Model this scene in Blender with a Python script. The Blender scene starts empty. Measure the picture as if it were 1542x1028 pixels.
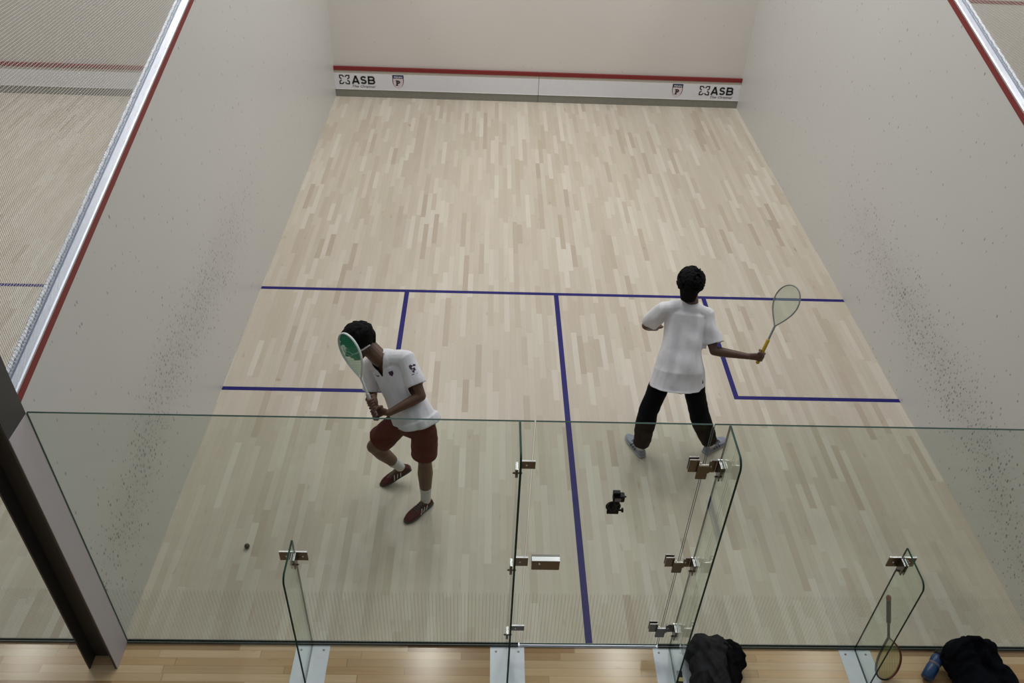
import bpy, bmesh, math, random
from mathutils import Vector as V, Matrix, noise
from mathutils.bvhtree import BVHTree
random.seed(7)
sc = bpy.context.scene
COL = sc.collection
PI = math.pi

# ------------------------------------------------------------------ materials
def nmat(name):
    m = bpy.data.materials.new(name); m.use_nodes = True
    nt = m.node_tree; b = nt.nodes['Principled BSDF']
    return m, nt, b
def mat(name, col, rough=.5, metal=0, spec=.5, noise_amt=0, noise_scale=20, bump=0, bump_scale=60, bump_vec=(1,1,1)):
    m, nt, b = nmat(name)
    b.inputs['Base Color'].default_value = (*col, 1)
    b.inputs['Roughness'].default_value = rough
    b.inputs['Metallic'].default_value = metal
    b.inputs['Specular IOR Level'].default_value = spec
    tc = nt.nodes.new('ShaderNodeTexCoord')
    if noise_amt:
        n = nt.nodes.new('ShaderNodeTexNoise'); n.inputs['Scale'].default_value = noise_scale; n.inputs['Detail'].default_value = 4
        nt.links.new(tc.outputs['Object'], n.inputs['Vector'])
        r = nt.nodes.new('ShaderNodeMapRange'); r.inputs[1].default_value = .3; r.inputs[2].default_value = .7
        r.inputs[3].default_value = 1-noise_amt; r.inputs[4].default_value = 1+noise_amt
        nt.links.new(n.outputs['Fac'], r.inputs[0])
        mx = nt.nodes.new('ShaderNodeVectorMath'); mx.operation = 'SCALE'; mx.inputs[0].default_value = col
        nt.links.new(r.outputs[0], mx.inputs['Scale']); nt.links.new(mx.outputs[0], b.inputs['Base Color'])
    if bump:
        mp = nt.nodes.new('ShaderNodeMapping'); mp.inputs['Scale'].default_value = bump_vec
        n = nt.nodes.new('ShaderNodeTexNoise'); n.inputs['Scale'].default_value = bump_scale; n.inputs['Detail'].default_value = 3
        nt.links.new(tc.outputs['Object'], mp.inputs['Vector']); nt.links.new(mp.outputs[0], n.inputs['Vector'])
        bp = nt.nodes.new('ShaderNodeBump'); bp.inputs['Strength'].default_value = bump; bp.inputs['Distance'].default_value = .01
        nt.links.new(n.outputs['Fac'], bp.inputs['Height']); nt.links.new(bp.outputs[0], b.inputs['Normal'])
    return m

class NB:   # tiny node builder
    def __init__(s, nt): s.nt = nt
    def pos(s):
        g = s.nt.nodes.new('ShaderNodeNewGeometry'); x = s.nt.nodes.new('ShaderNodeSeparateXYZ')
        s.nt.links.new(g.outputs['Position'], x.inputs[0]); return g.outputs['Position'], x.outputs
    def m(s, op, a, b=None, c=None, clamp=False):
        n = s.nt.nodes.new('ShaderNodeMath'); n.operation = op; n.use_clamp = clamp
        for i, v in enumerate((a, b, c)):
            if v is None: continue
            if isinstance(v, (int, float)): n.inputs[i].default_value = v
            else: s.nt.links.new(v, n.inputs[i])
        return n.outputs[0]
    def comb(s, x, y, z):
        n = s.nt.nodes.new('ShaderNodeCombineXYZ')
        for i, v in enumerate((x, y, z)):
            if isinstance(v, (int, float)): n.inputs[i].default_value = v
            else: s.nt.links.new(v, n.inputs[i])
        return n.outputs[0]
    def white(s, vec):
        n = s.nt.nodes.new('ShaderNodeTexWhiteNoise'); n.noise_dimensions = '3D'; s.nt.links.new(vec, n.inputs['Vector']); return n.outputs['Value']
    def noise(s, vec, scale, detail=3, rough=.5):
        n = s.nt.nodes.new('ShaderNodeTexNoise'); n.inputs['Scale'].default_value = scale; n.inputs['Detail'].default_value = detail
        n.inputs['Roughness'].default_value = rough
        s.nt.links.new(vec, n.inputs['Vector']); return n.outputs['Fac']
    def ramp(s, fac, stops, interp='LINEAR'):
        n = s.nt.nodes.new('ShaderNodeValToRGB'); n.color_ramp.interpolation = interp
        el = n.color_ramp.elements
        while len(el) < len(stops): el.new(.5)
        for e, (p, c) in zip(el, stops): e.position = p; e.color = (*c, 1) if len(c) == 3 else c
        s.nt.links.new(fac, n.inputs[0]); return n.outputs[0]
    def mix(s, fac, a, b, mode='MIX'):
        n = s.nt.nodes.new('ShaderNodeMix'); n.data_type = 'RGBA'; n.blend_type = mode
        for i, v in ((0, fac), (6, a), (7, b)):
            if isinstance(v, (int, float)): n.inputs[i].default_value = v
            elif isinstance(v, tuple): n.inputs[i].default_value = (*v, 1)
            else: s.nt.links.new(v, n.inputs[i])
        return n.outputs[2]

def plank_mat(name, across, w, L, stops, rough, grain=.08, knots=.5, spec=.5, seam=.12):
    m, nt, b = nmat(name); N = NB(nt); P, xyz = N.pos()
    a = xyz[0] if across == 'x' else xyz[1]; l = xyz[1] if across == 'x' else xyz[0]
    aw = N.m('DIVIDE', a, w); ix = N.m('FLOOR', aw)
    r1 = N.white(N.comb(ix, 3.3, 1.1))
    r1b = N.white(N.comb(ix, 8.3, 5.1))
    LL = N.m('MULTIPLY_ADD', r1b, L*.7, L*.65)
    ly = N.m('ADD', N.m('DIVIDE', l, LL), N.m('MULTIPLY', r1, 17.0)); iy = N.m('FLOOR', ly)
    v = N.white(N.comb(ix, iy, 0.5)); v2 = N.white(N.comb(ix, iy, 7.5))
    col = N.ramp(v, stops)
    # slow hue drift per board between pinkish and greenish beige
    col = N.mix(N.m('MULTIPLY', v2, .35), col, N.mix(.5, col, (.50, .50, .36)))
    gv = N.comb(N.m('MULTIPLY', a, 60.), N.m('MULTIPLY', l, 3.), N.m('MULTIPLY', v, 50.))
    g = N.noise(gv, 1., 4)
    gf = N.m('MULTIPLY_ADD', g, grain*2, 1-grain)
    kn = N.noise(N.comb(N.m('MULTIPLY', a, 14.), N.m('MULTIPLY', l, 5.), N.m('MULTIPLY', v2, 9.)), 1., 2)
    kf = N.m('MULTIPLY', N.m('SMOOTH_MAX', N.m('SUBTRACT', kn, .70), 0., .02), knots*6, clamp=True)
    col = N.mix(kf, col, (.30, .19, .10))
    fa = N.m('FRACT', aw); edge = N.m('LESS_THAN', fa, .05)
    fl = N.m('FRACT', ly); edge2 = N.m('LESS_THAN', fl, .006)
    e = N.m('MULTIPLY', N.m('MAXIMUM', edge, edge2), seam)
    col = N.mix(e, col, (.12, .08, .04))
    sc_ = nt.nodes.new('ShaderNodeVectorMath'); sc_.operation = 'SCALE'
    nt.links.new(col, sc_.inputs[0]); nt.links.new(gf, sc_.inputs['Scale'])
    nt.links.new(sc_.outputs[0], b.inputs['Base Color'])
    b.inputs['Roughness'].default_value = rough; b.inputs['Specular IOR Level'].default_value = spec
    return m

M = {}
M['court'] = plank_mat('court_maple', 'x', .057, .62,
    [(0, (.405, .335, .265)), (.06, (.455, .39, .315)), (.3, (.487, .428, .352)), (.75, (.52, .465, .39)), (1, (.575, .53, .455))], .42, .06, .7, .30, .10)
M['corridor'] = plank_mat('corridor_maple', 'y', .057, .95,
    [(0, (.33, .165, .06)), (.15, (.50, .30, .135)), (.5, (.62, .405, .21)), (1, (.72, .51, .30))], .16, .16, 1., .5, .35)

def wall_mat(name, side):
    m, nt, b = nmat(name); N = NB(nt); P, xyz = N.pos()
    base = (.60, .555, .505)
    n1 = N.noise(P, 1.2, 2)
    col = N.mix(n1, (.52, .515, .495), (.545, .54, .518))
    if side == 'f': col = N.mix(n1, (.575, .545, .51), (.60, .57, .53))  # front plaster lighter: its stronger light is put into the colour
    if side in 'lr':
        y, z = xyz[1], xyz[2]
        if side == 'l':  cz, y1, s = .98, 4.9, .34
        else: cz, y1, s = .74, 5.3, .32
        yb = N.m('MULTIPLY_ADD', N.m('SUBTRACT', 2.6, y), -.02 if side == 'l' else -.06, cz)
        yb = N.m('SUBTRACT', yb, N.m('MULTIPLY', N.m('SUBTRACT', 1.5, y, clamp=True), .30))
        dz = N.m('DIVIDE', N.m('SUBTRACT', z, yb), s)
        g = N.m('POWER', 2.718, N.m('MULTIPLY', N.m('MULTIPLY', dz, dz), -1.3))
        f1 = N.m('DIVIDE', N.m('SUBTRACT', y1, y), 2.2, clamp=True)
        f1 = N.m('MULTIPLY', f1, N.m('DIVIDE', N.m('ADD', y, .3), .8, clamp=True))
        dens = N.m('MULTIPLY_ADD', N.m('MULTIPLY', g, f1), .97, .035)
        # individual ball marks: short dark dabs
        vec = N.comb(N.m('MULTIPLY', y, 1.0), N.m('MULTIPLY', z, .6), 0.)
        v = nt.nodes.new('ShaderNodeTexVoronoi'); v.voronoi_dimensions = '2D'; v.inputs['Scale'].default_value = 36; v.inputs['Randomness'].default_value = 1
        nt.links.new(vec, v.inputs['Vector'])
        cs = nt.nodes.new('ShaderNodeSeparateColor'); nt.links.new(v.outputs['Color'], cs.inputs[0])
        on = N.m('LESS_THAN', cs.outputs[0], N.m('MULTIPLY', dens, .95))
        rad = N.m('MULTIPLY_ADD', cs.outputs[1], .26, .10)
        dot = N.m('DIVIDE', N.m('SUBTRACT', rad, v.outputs['Distance']), .10, clamp=True)
        mk = N.m('MULTIPLY', N.m('MULTIPLY', on, dot), N.m('MULTIPLY_ADD', cs.outputs[2], .50, .28))
        sm = N.m('MULTIPLY', N.m('MULTIPLY', g, f1), N.m('MULTIPLY', N.noise(P, 9., 4), .22))
        col = N.mix(N.m('ADD', mk, sm, clamp=True), col, (.12, .11, .10))
    else:
        v = nt.nodes.new('ShaderNodeTexVoronoi'); v.inputs['Scale'].default_value = 7
        nt.links.new(P, v.inputs['Vector'])
        cs = nt.nodes.new('ShaderNodeSeparateColor'); nt.links.new(v.outputs['Color'], cs.inputs[0])
        on = N.m('LESS_THAN', cs.outputs[0], .3)
        dot = N.m('DIVIDE', N.m('SUBTRACT', .12, v.outputs['Distance']), .08, clamp=True)
        col = N.mix(N.m('MULTIPLY', N.m('MULTIPLY', on, dot), .28), col, (.2, .19, .17))
    nt.links.new(col, b.inputs['Base Color']); b.inputs['Roughness'].default_value = .38; b.inputs['Specular IOR Level'].default_value = .35
    return m
M['wall_l'] = wall_mat('plaster_left', 'l'); M['wall_r'] = wall_mat('plaster_right', 'r'); M['wall_f'] = wall_mat('plaster_front_lit', 'f')
M['plaster'] = mat('plaster_plain', (.53, .50, .46), .5, noise_amt=.02, noise_scale=2)
M['red'] = mat('red_paint', (.185, .012, .012), .5, noise_amt=.05)
M['blue'] = mat('blue_line_paint', (.009, .007, .125), .5, spec=.25, noise_amt=.10, noise_scale=30)
M['alu'] = mat('aluminium', (.56, .59, .65), .38, .9)
M['steel'] = mat('brushed_steel', (.17, .155, .145), .28, 1, noise_amt=.06, noise_scale=60)
M['bright'] = mat('bright_steel_and_glint', (.85, .85, .86), .25, .6)  # also paints the highlights on clamp, hinge, lock and tin edges
M['white_plate'] = mat('white_coated_plate', (.66, .69, .74), .35, .15, noise_amt=.03)
M['tin_white'] = mat('tin_white', (.66, .66, .69), .4, noise_amt=.02)
M['tin_grey'] = mat('tin_kick_grey', (.20, .195, .165), .5, noise_amt=.06)
M['tin_gap'] = mat('tin_beige', (.46, .42, .36), .5, noise_amt=.03)
M['black'] = mat('black_plastic', (.006, .006, .007), .5, spec=.25, noise_amt=.2)
M['ink'] = mat('black_ink', (.012, .012, .014), .6, noise_amt=.05)
M['grey_ink'] = mat('grey_ink', (.16, .16, .18), .6, noise_amt=.05)
M['navy'] = mat('navy_ink', (.016, .022, .07), .6, noise_amt=.05)
M['shield'] = mat('shield_ground', (.62, .52, .54), .6, noise_amt=.05)
M['column'] = mat('dark_grey_steel_paint', (.040, .038, .038), .5, noise_amt=.08, noise_scale=6)
M['column_side'] = mat('pale_lilac_panel', (.47, .44, .465), .5, noise_amt=.02, noise_scale=3)
M['net'] = mat('off_white_net', (.62, .60, .56), .8, noise_amt=.05)
M['rope'] = mat('white_net_rope', (.84, .86, .88), .8, noise_amt=.15, noise_scale=60)
M['line_print'] = mat('glass_print', (.12, .125, .11), .6, noise_amt=.05)
M['white_tee'] = mat('white_cotton', (.66, .655, .68), .85, noise_amt=.03, bump=.25, bump_scale=22)
M['white_tee2'] = mat('white_cotton_b', (.70, .69, .71), .85, noise_amt=.03, bump=.3, bump_scale=14, bump_vec=(1, 1, .35))
M['maroon'] = mat('maroon_polyester', (.085, .006, .010), .7, spec=.2, noise_amt=.12, noise_scale=10, bump=.3, bump_scale=20)
M['pants'] = mat('black_track_fabric', (.004, .004, .006), .85, spec=.1, noise_amt=.15, noise_scale=10, bump=.3, bump_scale=18)
M['hair'] = mat('black_hair', (.003, .0025, .0025), .75, spec=.12, noise_amt=.3, noise_scale=60, bump=.6, bump_scale=90)
M['sock'] = mat('white_sock', (.58, .58, .58), .9, noise_amt=.06)
M['sole_grey'] = mat('grey_sole', (.36, .37, .42), .7, noise_amt=.05)
M['shoe_grey'] = mat('grey_mesh_shoe', (.26, .28, .35), .75, noise_amt=.15, noise_scale=50)
M['shoe_dark'] = mat('dark_trim', (.02, .022, .03), .6, noise_amt=.1)
M['shoe_red'] = mat('dark_red_shoe', (.055, .005, .008), .6, spec=.2, noise_amt=.15, noise_scale=40)
M['white_trim'] = mat('white_trim', (.55, .53, .53), .5, noise_amt=.05)
M['purple'] = mat('dark_purple_print', (.05, .02, .05), .7, noise_amt=.1)
M['goggle'] = mat('white_goggle_frame', (.65, .66, .68), .3, noise_amt=.03)
M['green_string'] = mat('green_string', (.035, .33, .17), .5, noise_amt=.05)
M['pale_string'] = mat('pale_green_string', (.42, .55, .40), .5, noise_amt=.05)
M['yellow_string'] = mat('yellow_green_string', (.30, .32, .10), .5, noise_amt=.05)
M['frame_white'] = mat('white_racket_frame', (.55, .60, .58), .35, noise_amt=.04)
M['frame_grey'] = mat('grey_racket_frame', (.25, .27, .26), .35, noise_amt=.05)
M['frame_black'] = mat('black_racket_frame', (.015, .014, .014), .35, noise_amt=.1)
M['frame_red'] = mat('red_racket_paint', (.16, .03, .02), .35, noise_amt=.1)
M['grip_yellow'] = mat('yellow_grip', (.50, .33, .02), .7, noise_amt=.1)
M['grip_grey'] = mat('dark_grey_grip', (.06, .055, .05), .85, noise_amt=.2, noise_scale=80)
M['grip_red'] = mat('red_butt_cap', (.20, .03, .02), .6, noise_amt=.1)
M['grip_white'] = mat('white_grip', (.45, .45, .45), .8, noise_amt=.1)
M['jacket'] = mat('charcoal_fabric', (.028, .027, .03), .85, spec=.15, noise_amt=.15, noise_scale=14, bump=.4, bump_scale=40)
M['jacket_black'] = mat('black_lining', (.004, .004, .005), .85, spec=.12, noise_amt=.2, noise_scale=14, bump=.4, bump_scale=40)
M['bag'] = mat('black_bag_cloth', (.003, .0035, .006), .85, spec=.1, noise_amt=.3, noise_scale=10, bump=.4, bump_scale=30)
M['bottle'] = mat('blue_bottle', (.010, .045, .135), .3, noise_amt=.12, noise_scale=12)
M['bottle_band'] = mat('grey_bottle_band', (.15, .13, .17), .5, noise_amt=.1)
M['ball'] = mat('black_rubber', (.03, .035, .022), .6, noise_amt=.1)
M['yellow_tag'] = mat('yellow_tag', (.62, .50, .16), .6, noise_amt=.05)
M['eye'] = mat('eye_white', (.6, .58, .55), .3)
M['lip'] = mat('lip', (.12, .04, .035), .5)

def skin_mat(name, c):
    m = mat(name, c, .5, noise_amt=.08, noise_scale=9)
    b = m.node_tree.nodes['Principled BSDF']
    b.inputs['Subsurface Weight'].default_value = .08; b.inputs['Subsurface Radius'].default_value = (.01, .005, .003)
    return m
M['skin1'] = skin_mat('brown_skin', (.105, .049, .029))
M['skin2'] = skin_mat('deep_brown_skin', (.085, .038, .024))

def glass_mat(name, tint, printed=False):
    m = bpy.data.materials.new(name); m.use_nodes = True; nt = m.node_tree; nt.nodes.clear(); N = NB(nt)
    out = nt.nodes.new('ShaderNodeOutputMaterial'); tr = nt.nodes.new('ShaderNodeBsdfTransparent'); gl = nt.nodes.new('ShaderNodeBsdfGlossy')
    tr.inputs[0].default_value = (*tint, 1); gl.inputs['Roughness'].default_value = .0; gl.inputs[0].default_value = (1, 1, 1, 1)
    geo = nt.nodes.new('ShaderNodeNewGeometry'); dt = nt.nodes.new('ShaderNodeVectorMath'); dt.operation = 'DOT_PRODUCT'
    nt.links.new(geo.outputs['Normal'], dt.inputs[0]); nt.links.new(geo.outputs['Incoming'], dt.inputs[1])
    c = N.m('ABSOLUTE', dt.outputs['Value'])
    fac = N.m('MULTIPLY_ADD', N.m('POWER', N.m('SUBTRACT', 1.0, c), 5.0), .96, .012)
    mx = nt.nodes.new('ShaderNodeMixShader'); nt.links.new(fac, mx.inputs[0]); nt.links.new(tr.outputs[0], mx.inputs[1]); nt.links.new(gl.outputs[0], mx.inputs[2])
    last = mx.outputs[0]
    if printed:
        P, xyz = N.pos()
        st = N.m('LESS_THAN', N.m('FRACT', N.m('DIVIDE', xyz[0], .0235)), .20)
        zz = N.m('LESS_THAN', xyz[2], .60)
        st = N.m('MULTIPLY', N.m('MULTIPLY', st, zz), .13)
        df = nt.nodes.new('ShaderNodeBsdfDiffuse'); df.inputs[0].default_value = (.11, .115, .10, 1)
        m2 = nt.nodes.new('ShaderNodeMixShader'); nt.links.new(st, m2.inputs[0]); nt.links.new(last, m2.inputs[1]); nt.links.new(df.outputs[0], m2.inputs[2])
        last = m2.outputs[0]
    nt.links.new(last, out.inputs[0])
    return m
M['glass'] = glass_mat('clear_glass_printed', (.905, .928, .905), True)
M['glass_fin'] = glass_mat('clear_glass_fin', (.93, .965, .935))
M['glass_edge'] = mat('green_glass_edge', (.010, .045, .032), .45, spec=.2, noise_amt=.2, noise_scale=4)
M['lens'] = glass_mat('goggle_lens', (.85, .88, .9))

# ------------------------------------------------------------------ object helpers
def link(name, me, m, parent=None):
    o = bpy.data.objects.new(name, me); COL.objects.link(o)
    if m is not None:
        for mm in (m if isinstance(m, (list, tuple)) else [m]): me.materials.append(M[mm] if isinstance(mm, str) else mm)
    if parent is not None: o.parent = parent
    return o
def bobj(name, bm, m, parent=None, smooth=False, recalc=True):
    if recalc: bmesh.ops.recalc_face_normals(bm, faces=bm.faces)
    me = bpy.data.meshes.new(name); bm.to_mesh(me); bm.free()
    if smooth:
        for p in me.polygons: p.use_smooth = True
    return link(name, me, m, parent)
def tag(o, label=None, cat=None, group=None, kind=None):
    if label: o['label'] = label
    if cat: o['category'] = cat
    if group: o['group'] = group
    if kind: o['kind'] = kind
    return o
def empty(name, loc, label, cat, group=None):
    o = bpy.data.objects.new(name, None); COL.objects.link(o); o.location = loc; o.empty_display_size = .1
    bpy.context.view_layer.update()
    return tag(o, label, cat, group)
def box(bm, a, b, bev=0):
    x0, y0, z0 = a; x1, y1, z1 = b
    vs = [bm.verts.new(p) for p in ((x0,y0,z0),(x1,y0,z0),(x1,y1,z0),(x0,y1,z0),(x0,y0,z1),(x1,y0,z1),(x1,y1,z1),(x0,y1,z1))]
    fs = [bm.faces.new([vs[i] for i in f]) for f in ((0,3,2,1),(4,5,6,7),(0,1,5,4),(1,2,6,5),(2,3,7,6),(3,0,4,7))]
    if bev:
        es = list({e for f in fs for e in f.edges})
        bmesh.ops.bevel(bm, geom=es, offset=bev, segments=2, affect='EDGES')
    return fs
def prism(bm, pts, d):
    """extrude closed 3D polygon pts along vector d"""
    a = [bm.verts.new(p) for p in pts]; b = [bm.verts.new(V(p)+V(d)) for p in pts]
    f = [bm.faces.new(a), bm.faces.new(b[::-1])]
    n = len(pts)
    for i in range(n): f.append(bm.faces.new((a[i], b[i], b[(i+1) % n], a[(i+1) % n])))
    return f
def obox(bm, c, ax, ay, az, sx, sy, sz):
    c = V(c); r = []
    for k in (-1, 1):
        r.append([c+ax*(i*sx)+ay*(j*sy)+az*(k*sz) for i, j in ((-1,-1),(1,-1),(1,1),(-1,1))])
    return prism(bm, r[0], r[1][0]-r[0][0])
def frame_of(t, ref=None):
    t = t.normalized(); ref = V(ref) if ref is not None else (V((0,0,1)) if abs(t.z) < .9 else V((0,1,0)))
    u = (ref - t*ref.dot(t))
    if u.length < 1e-5: u = t.orthogonal()
    u.normalize(); return u, t.cross(u).normalized()
def chain(bm, pts, rad, ref=None, seg=14, caps=True, closed=False):
    """swept tube; rad items are r or (r_ref, r_side); round caps"""
    pts = [V(p) for p in pts]; n = len(pts)
    rad = [(r, r) if isinstance(r, (int, float)) else r for r in rad]
    rings = []
    def ring(c, u, w, ru, rw):
        return [bm.verts.new(c + u*(ru*math.cos(a)) + w*(rw*math.sin(a))) for a in [2*PI*k/seg for k in range(seg)]]
    tans = []
    for i in range(n):
        if closed: t = pts[(i+1) % n]-pts[i-1]
        else:
            t = (pts[min(i+1, n-1)]-pts[max(i-1, 0)])
        tans.append(t.normalized())
    pu = None
    fr = []
    for i in range(n):
        if ref is not None or pu is None: u, w = frame_of(tans[i], ref)
        else:
            u = pu - tans[i]*pu.dot(tans[i]); u.normalize(); w = tans[i].cross(u)
        pu = u; fr.append((u, w))
    if not closed and caps:
        u, w = fr[0]; ru, rw = rad[0]; k = min(ru, rw)
        for a in (80, 55, 28):
            a = math.radians(a); rings.append(ring(pts[0]-tans[0]*(k*math.sin(a)), u, w, ru*math.cos(a), rw*math.cos(a)))
    for i in range(n): rings.append(ring(pts[i], *fr[i], *rad[i]))
    if not closed and caps:
        u, w = fr[-1]; ru, rw = rad[-1]; k = min(ru, rw)
        for a in (28, 55, 80):
            a = math.radians(a); rings.append(ring(pts[-1]+tans[-1]*(k*math.sin(a)), u, w, ru*math.cos(a), rw*math.cos(a)))
    m = len(rings)
    for i in range(m if closed else m-1):
        a, b = rings[i], rings[(i+1) % m]
        for k in range(seg): bm.faces.new((a[k], a[(k+1) % seg], b[(k+1) % seg], b[k]))
    if not closed:
        bm.faces.new(rings[0][::-1]); bm.faces.new(rings[-1])
def ellip(bm, c, ax, ay, az, rx, ry, rz, u=16, v=10):
    c = V(c); rows = []
    for i in range(1, v):
        th = PI*i/v
        rows.append([bm.verts.new(c + az*(rz*math.cos(th)) + ax*(rx*math.sin(th)*math.cos(2*PI*k/u)) + ay*(ry*math.sin(th)*math.sin(2*PI*k/u))) for k in range(u)])
    t = bm.verts.new(c+az*rz); b = bm.verts.new(c-az*rz)
    for k in range(u): bm.faces.new((t, rows[0][k], rows[0][(k+1) % u])); bm.faces.new((b, rows[-1][(k+1) % u], rows[-1][k]))
    for i in range(len(rows)-1):
        for k in range(u): bm.faces.new((rows[i][k], rows[i+1][k], rows[i+1][(k+1) % u], rows[i][(k+1) % u]))
X_, Y_, Z_ = V((1,0,0)), V((0,1,0)), V((0,0,1))
def fused(bm, voxel, smooth=4, fac=.5):
    """fuse overlapping closed shapes into one continuous skin"""
    bmesh.ops.recalc_face_normals(bm, faces=bm.faces)
    me = bpy.data.meshes.new('tmp'); bm.to_mesh(me); bm.free()
    o = bpy.data.objects.new('tmp', me); COL.objects.link(o)
    r = o.modifiers.new('r', 'REMESH'); r.mode = 'VOXEL'; r.voxel_size = voxel; r.use_smooth_shade = True
    if smooth:
        s = o.modifiers.new('s', 'SMOOTH'); s.iterations = smooth; s.factor = fac
    dg = bpy.context.evaluated_depsgraph_get()
    out = bpy.data.meshes.new_from_object(o.evaluated_get(dg))
    bpy.data.objects.remove(o); bpy.data.meshes.remove(me)
    return out
def cutmesh(me, drop, thick=.003):
    """delete faces for which drop(center) and give cloth a thickness"""
    bm = bmesh.new(); bm.from_mesh(me)
    dead = [f for f in bm.faces if drop(f.calc_center_median())]
    bmesh.ops.delete(bm, geom=dead, context='FACES')
    # drop tiny islands of leftovers
    seen = set(); isl = []
    for v in bm.verts:
        if v in seen: continue
        st = [v]; seen.add(v); comp = []
        while st:
            q = st.pop(); comp.append(q)
            for e in q.link_edges:
                w = e.other_vert(q)
                if w not in seen: seen.add(w); st.append(w)
        isl.append(comp)
    isl.sort(key=len)
    small = [v for c in isl[:-1] if len(c) < 400 for v in c]
    if small: bmesh.ops.delete(bm, geom=small, context='VERTS')
    # even out the jagged cut edges
    for _ in range(6):
        bv = [v for v in bm.verts if v.is_boundary]
        nw = {}
        for v in bv:
            nb = [e.other_vert(v).co for e in v.link_edges if e.is_boundary]
            if len(nb) == 2: nw[v] = v.co*.4 + (nb[0]+nb[1])*.3
        for v, c in nw.items(): v.co = c
    out = bpy.data.meshes.new('cut'); bm.to_mesh(out); bm.free()
    for p in out.polygons: p.use_smooth = True
    return out
def displace(me, fn):
    nr = [v.normal.copy() for v in me.vertices]
    for v, n in zip(me.vertices, nr): v.co += n*fn(v.co)
    me.update()
def solid(o, t=.003):
    s = o.modifiers.new('thickness', 'SOLIDIFY'); s.thickness = t; s.offset = -1
def textmesh(s, x0, x1, z0, z1, y, m, parent, name='lettering', bold=.02, shear=0, depth=.002, label=None):
    cu = bpy.data.curves.new('t', 'FONT'); cu.body = s; cu.offset = bold; cu.shear = shear; cu.extrude = 0
    o = bpy.data.objects.new('t', cu); COL.objects.link(o)
    dg = bpy.context.evaluated_depsgraph_get(); me = bpy.data.meshes.new_from_object(o.evaluated_get(dg))
    bpy.data.objects.remove(o)
    xs = [v.co.x for v in me.vertices]; ys = [v.co.y for v in me.vertices]
    a, b, c, d = min(xs), max(xs), min(ys), max(ys)
    for v in me.vertices:
        v.co = V((x0+(v.co.x-a)/(b-a)*(x1-x0), y, z0+(v.co.y-c)/(d-c)*(z1-z0)))
    bm = bmesh.new(); bm.from_mesh(me)
    ex = bmesh.ops.extrude_face_region(bm, geom=bm.faces[:])
    bmesh.ops.translate(bm, vec=(0, -depth, 0), verts=[g for g in ex['geom'] if isinstance(g, bmesh.types.BMVert)])
    o = bobj(name, bm, m, parent)
    if label: o['label'] = label
    return o

# ------------------------------------------------------------------ setting
FW = 9.60          # front wall plane
def struct(name, bm, m, parent=None):
    o = bobj(name, bm, m, parent)
    if parent is None: o['kind'] = 'structure'
    return o
bm = bmesh.new(); box(bm, (-9.9, 0, -.1), (9.9, 9.9, 0)); floor = struct('floor', bm, 'court')
floor['label'] = 'pale maple strip floor of the squash court'
bm = bmesh.new(); box(bm, (-9.9, -6.0, -.1), (9.9, -.0005, 0)); cf = struct('floor_corridor', bm, 'corridor')
cf['label'] = 'golden varnished wood floor of the walkway behind the glass'
bm = bmesh.new(); box(bm, (-3.2, FW, 0), (3.2, FW+.2, 6.2)); struct('wall_front', bm, 'wall_f')
def side_wall(name, s, m, mname):
    x0, x1 = (-3.31, -3.2) if s < 0 else (3.2, 3.31)
    z0, z1 = 2.178+.05, 2.178+.2419*FW+.05
    bm = bmesh.new(); prism(bm, [(x0, 0.012, 0), (x0, FW, 0), (x0, FW, z1), (x0, .012, z0)], (x1-x0, 0, 0))
    w = struct(name, bm, m)
    xi = -3.2 if s < 0 else 3.2; e = .0015*(-s)
    za, zb = 2.178, 2.178+.2419*FW
    bm = bmesh.new(); prism(bm, [(xi, .012, za), (xi, FW, zb), (xi, FW, zb+.052), (xi, .012, za+.052)], (e, 0, 0))
    bobj('painted_line', bm, 'red', w)['label'] = 'red out line painted along the wall top'
    # metal capping rail on top of wall
    t = V((0, 1, .2419)).normalized(); up = V((0, -.2419, 1)).normalized(); sx = V((s, 0, 0))
    prof = [(0, .002), (0, .016), (.008, .022), (.050, .022), (.053, .010), (.061, .010), (.064, .022), (.104, .022), (.111, .016), (.111, .002)]
    A = V((xi, .012, z0)); B = V((xi, FW, z1))
    bm = bmesh.new(); prism(bm, [A+sx*a+up*b for a, b in prof], B-A)
    bobj('capping_rail', bm, 'alu', w)['label'] = 'bright aluminium rail capping the wall'
    bm = bmesh.new()
    pts = []
    nn = 300
    for i in range(nn+1):
        f = i/nn; pts.append(A.lerp(B, f)+sx*(.084+.003*math.sin(i*1.9))+up*(.031+.003*math.cos(i*1.9)))
    chain(bm, pts, [.008]*(nn+1), seg=6)
    # lacing turns
    for i in range(0, 420):
        f = (i+.5)/420; c = A.lerp(B, f)+sx*.084+up*.026
        chain(bm, [c-sx*.018-t*.008, c+up*.020, c+sx*.018+t*.008], [.0022]*3, seg=5)
    o = bobj('net_lacing', bm, 'rope', w, smooth=True); o['label'] = 'white rope lacing the net to the rail'
    # back end of the wall at the glass
    return w
wl = side_wall('wall_left', -1, 'wall_l', 'l'); wr = side_wall('wall_right', 1, 'wall_r', 'r')
# faint smudge where floor lines run into walls
# added, unseen balcony slab and back wall that darken the glass reflections
bm = bmesh.new(); box(bm, (-9.9, -6.0, 2.95), (9.9, -3.0, 3.22)); struct('floor_balcony_added', bm, 'plaster')
bm = bmesh.new(); box(bm, (-9.9, -6.2, 0), (9.9, -6.0, 6.5)); struct('wall_back_added', bm, 'plaster')
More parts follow.
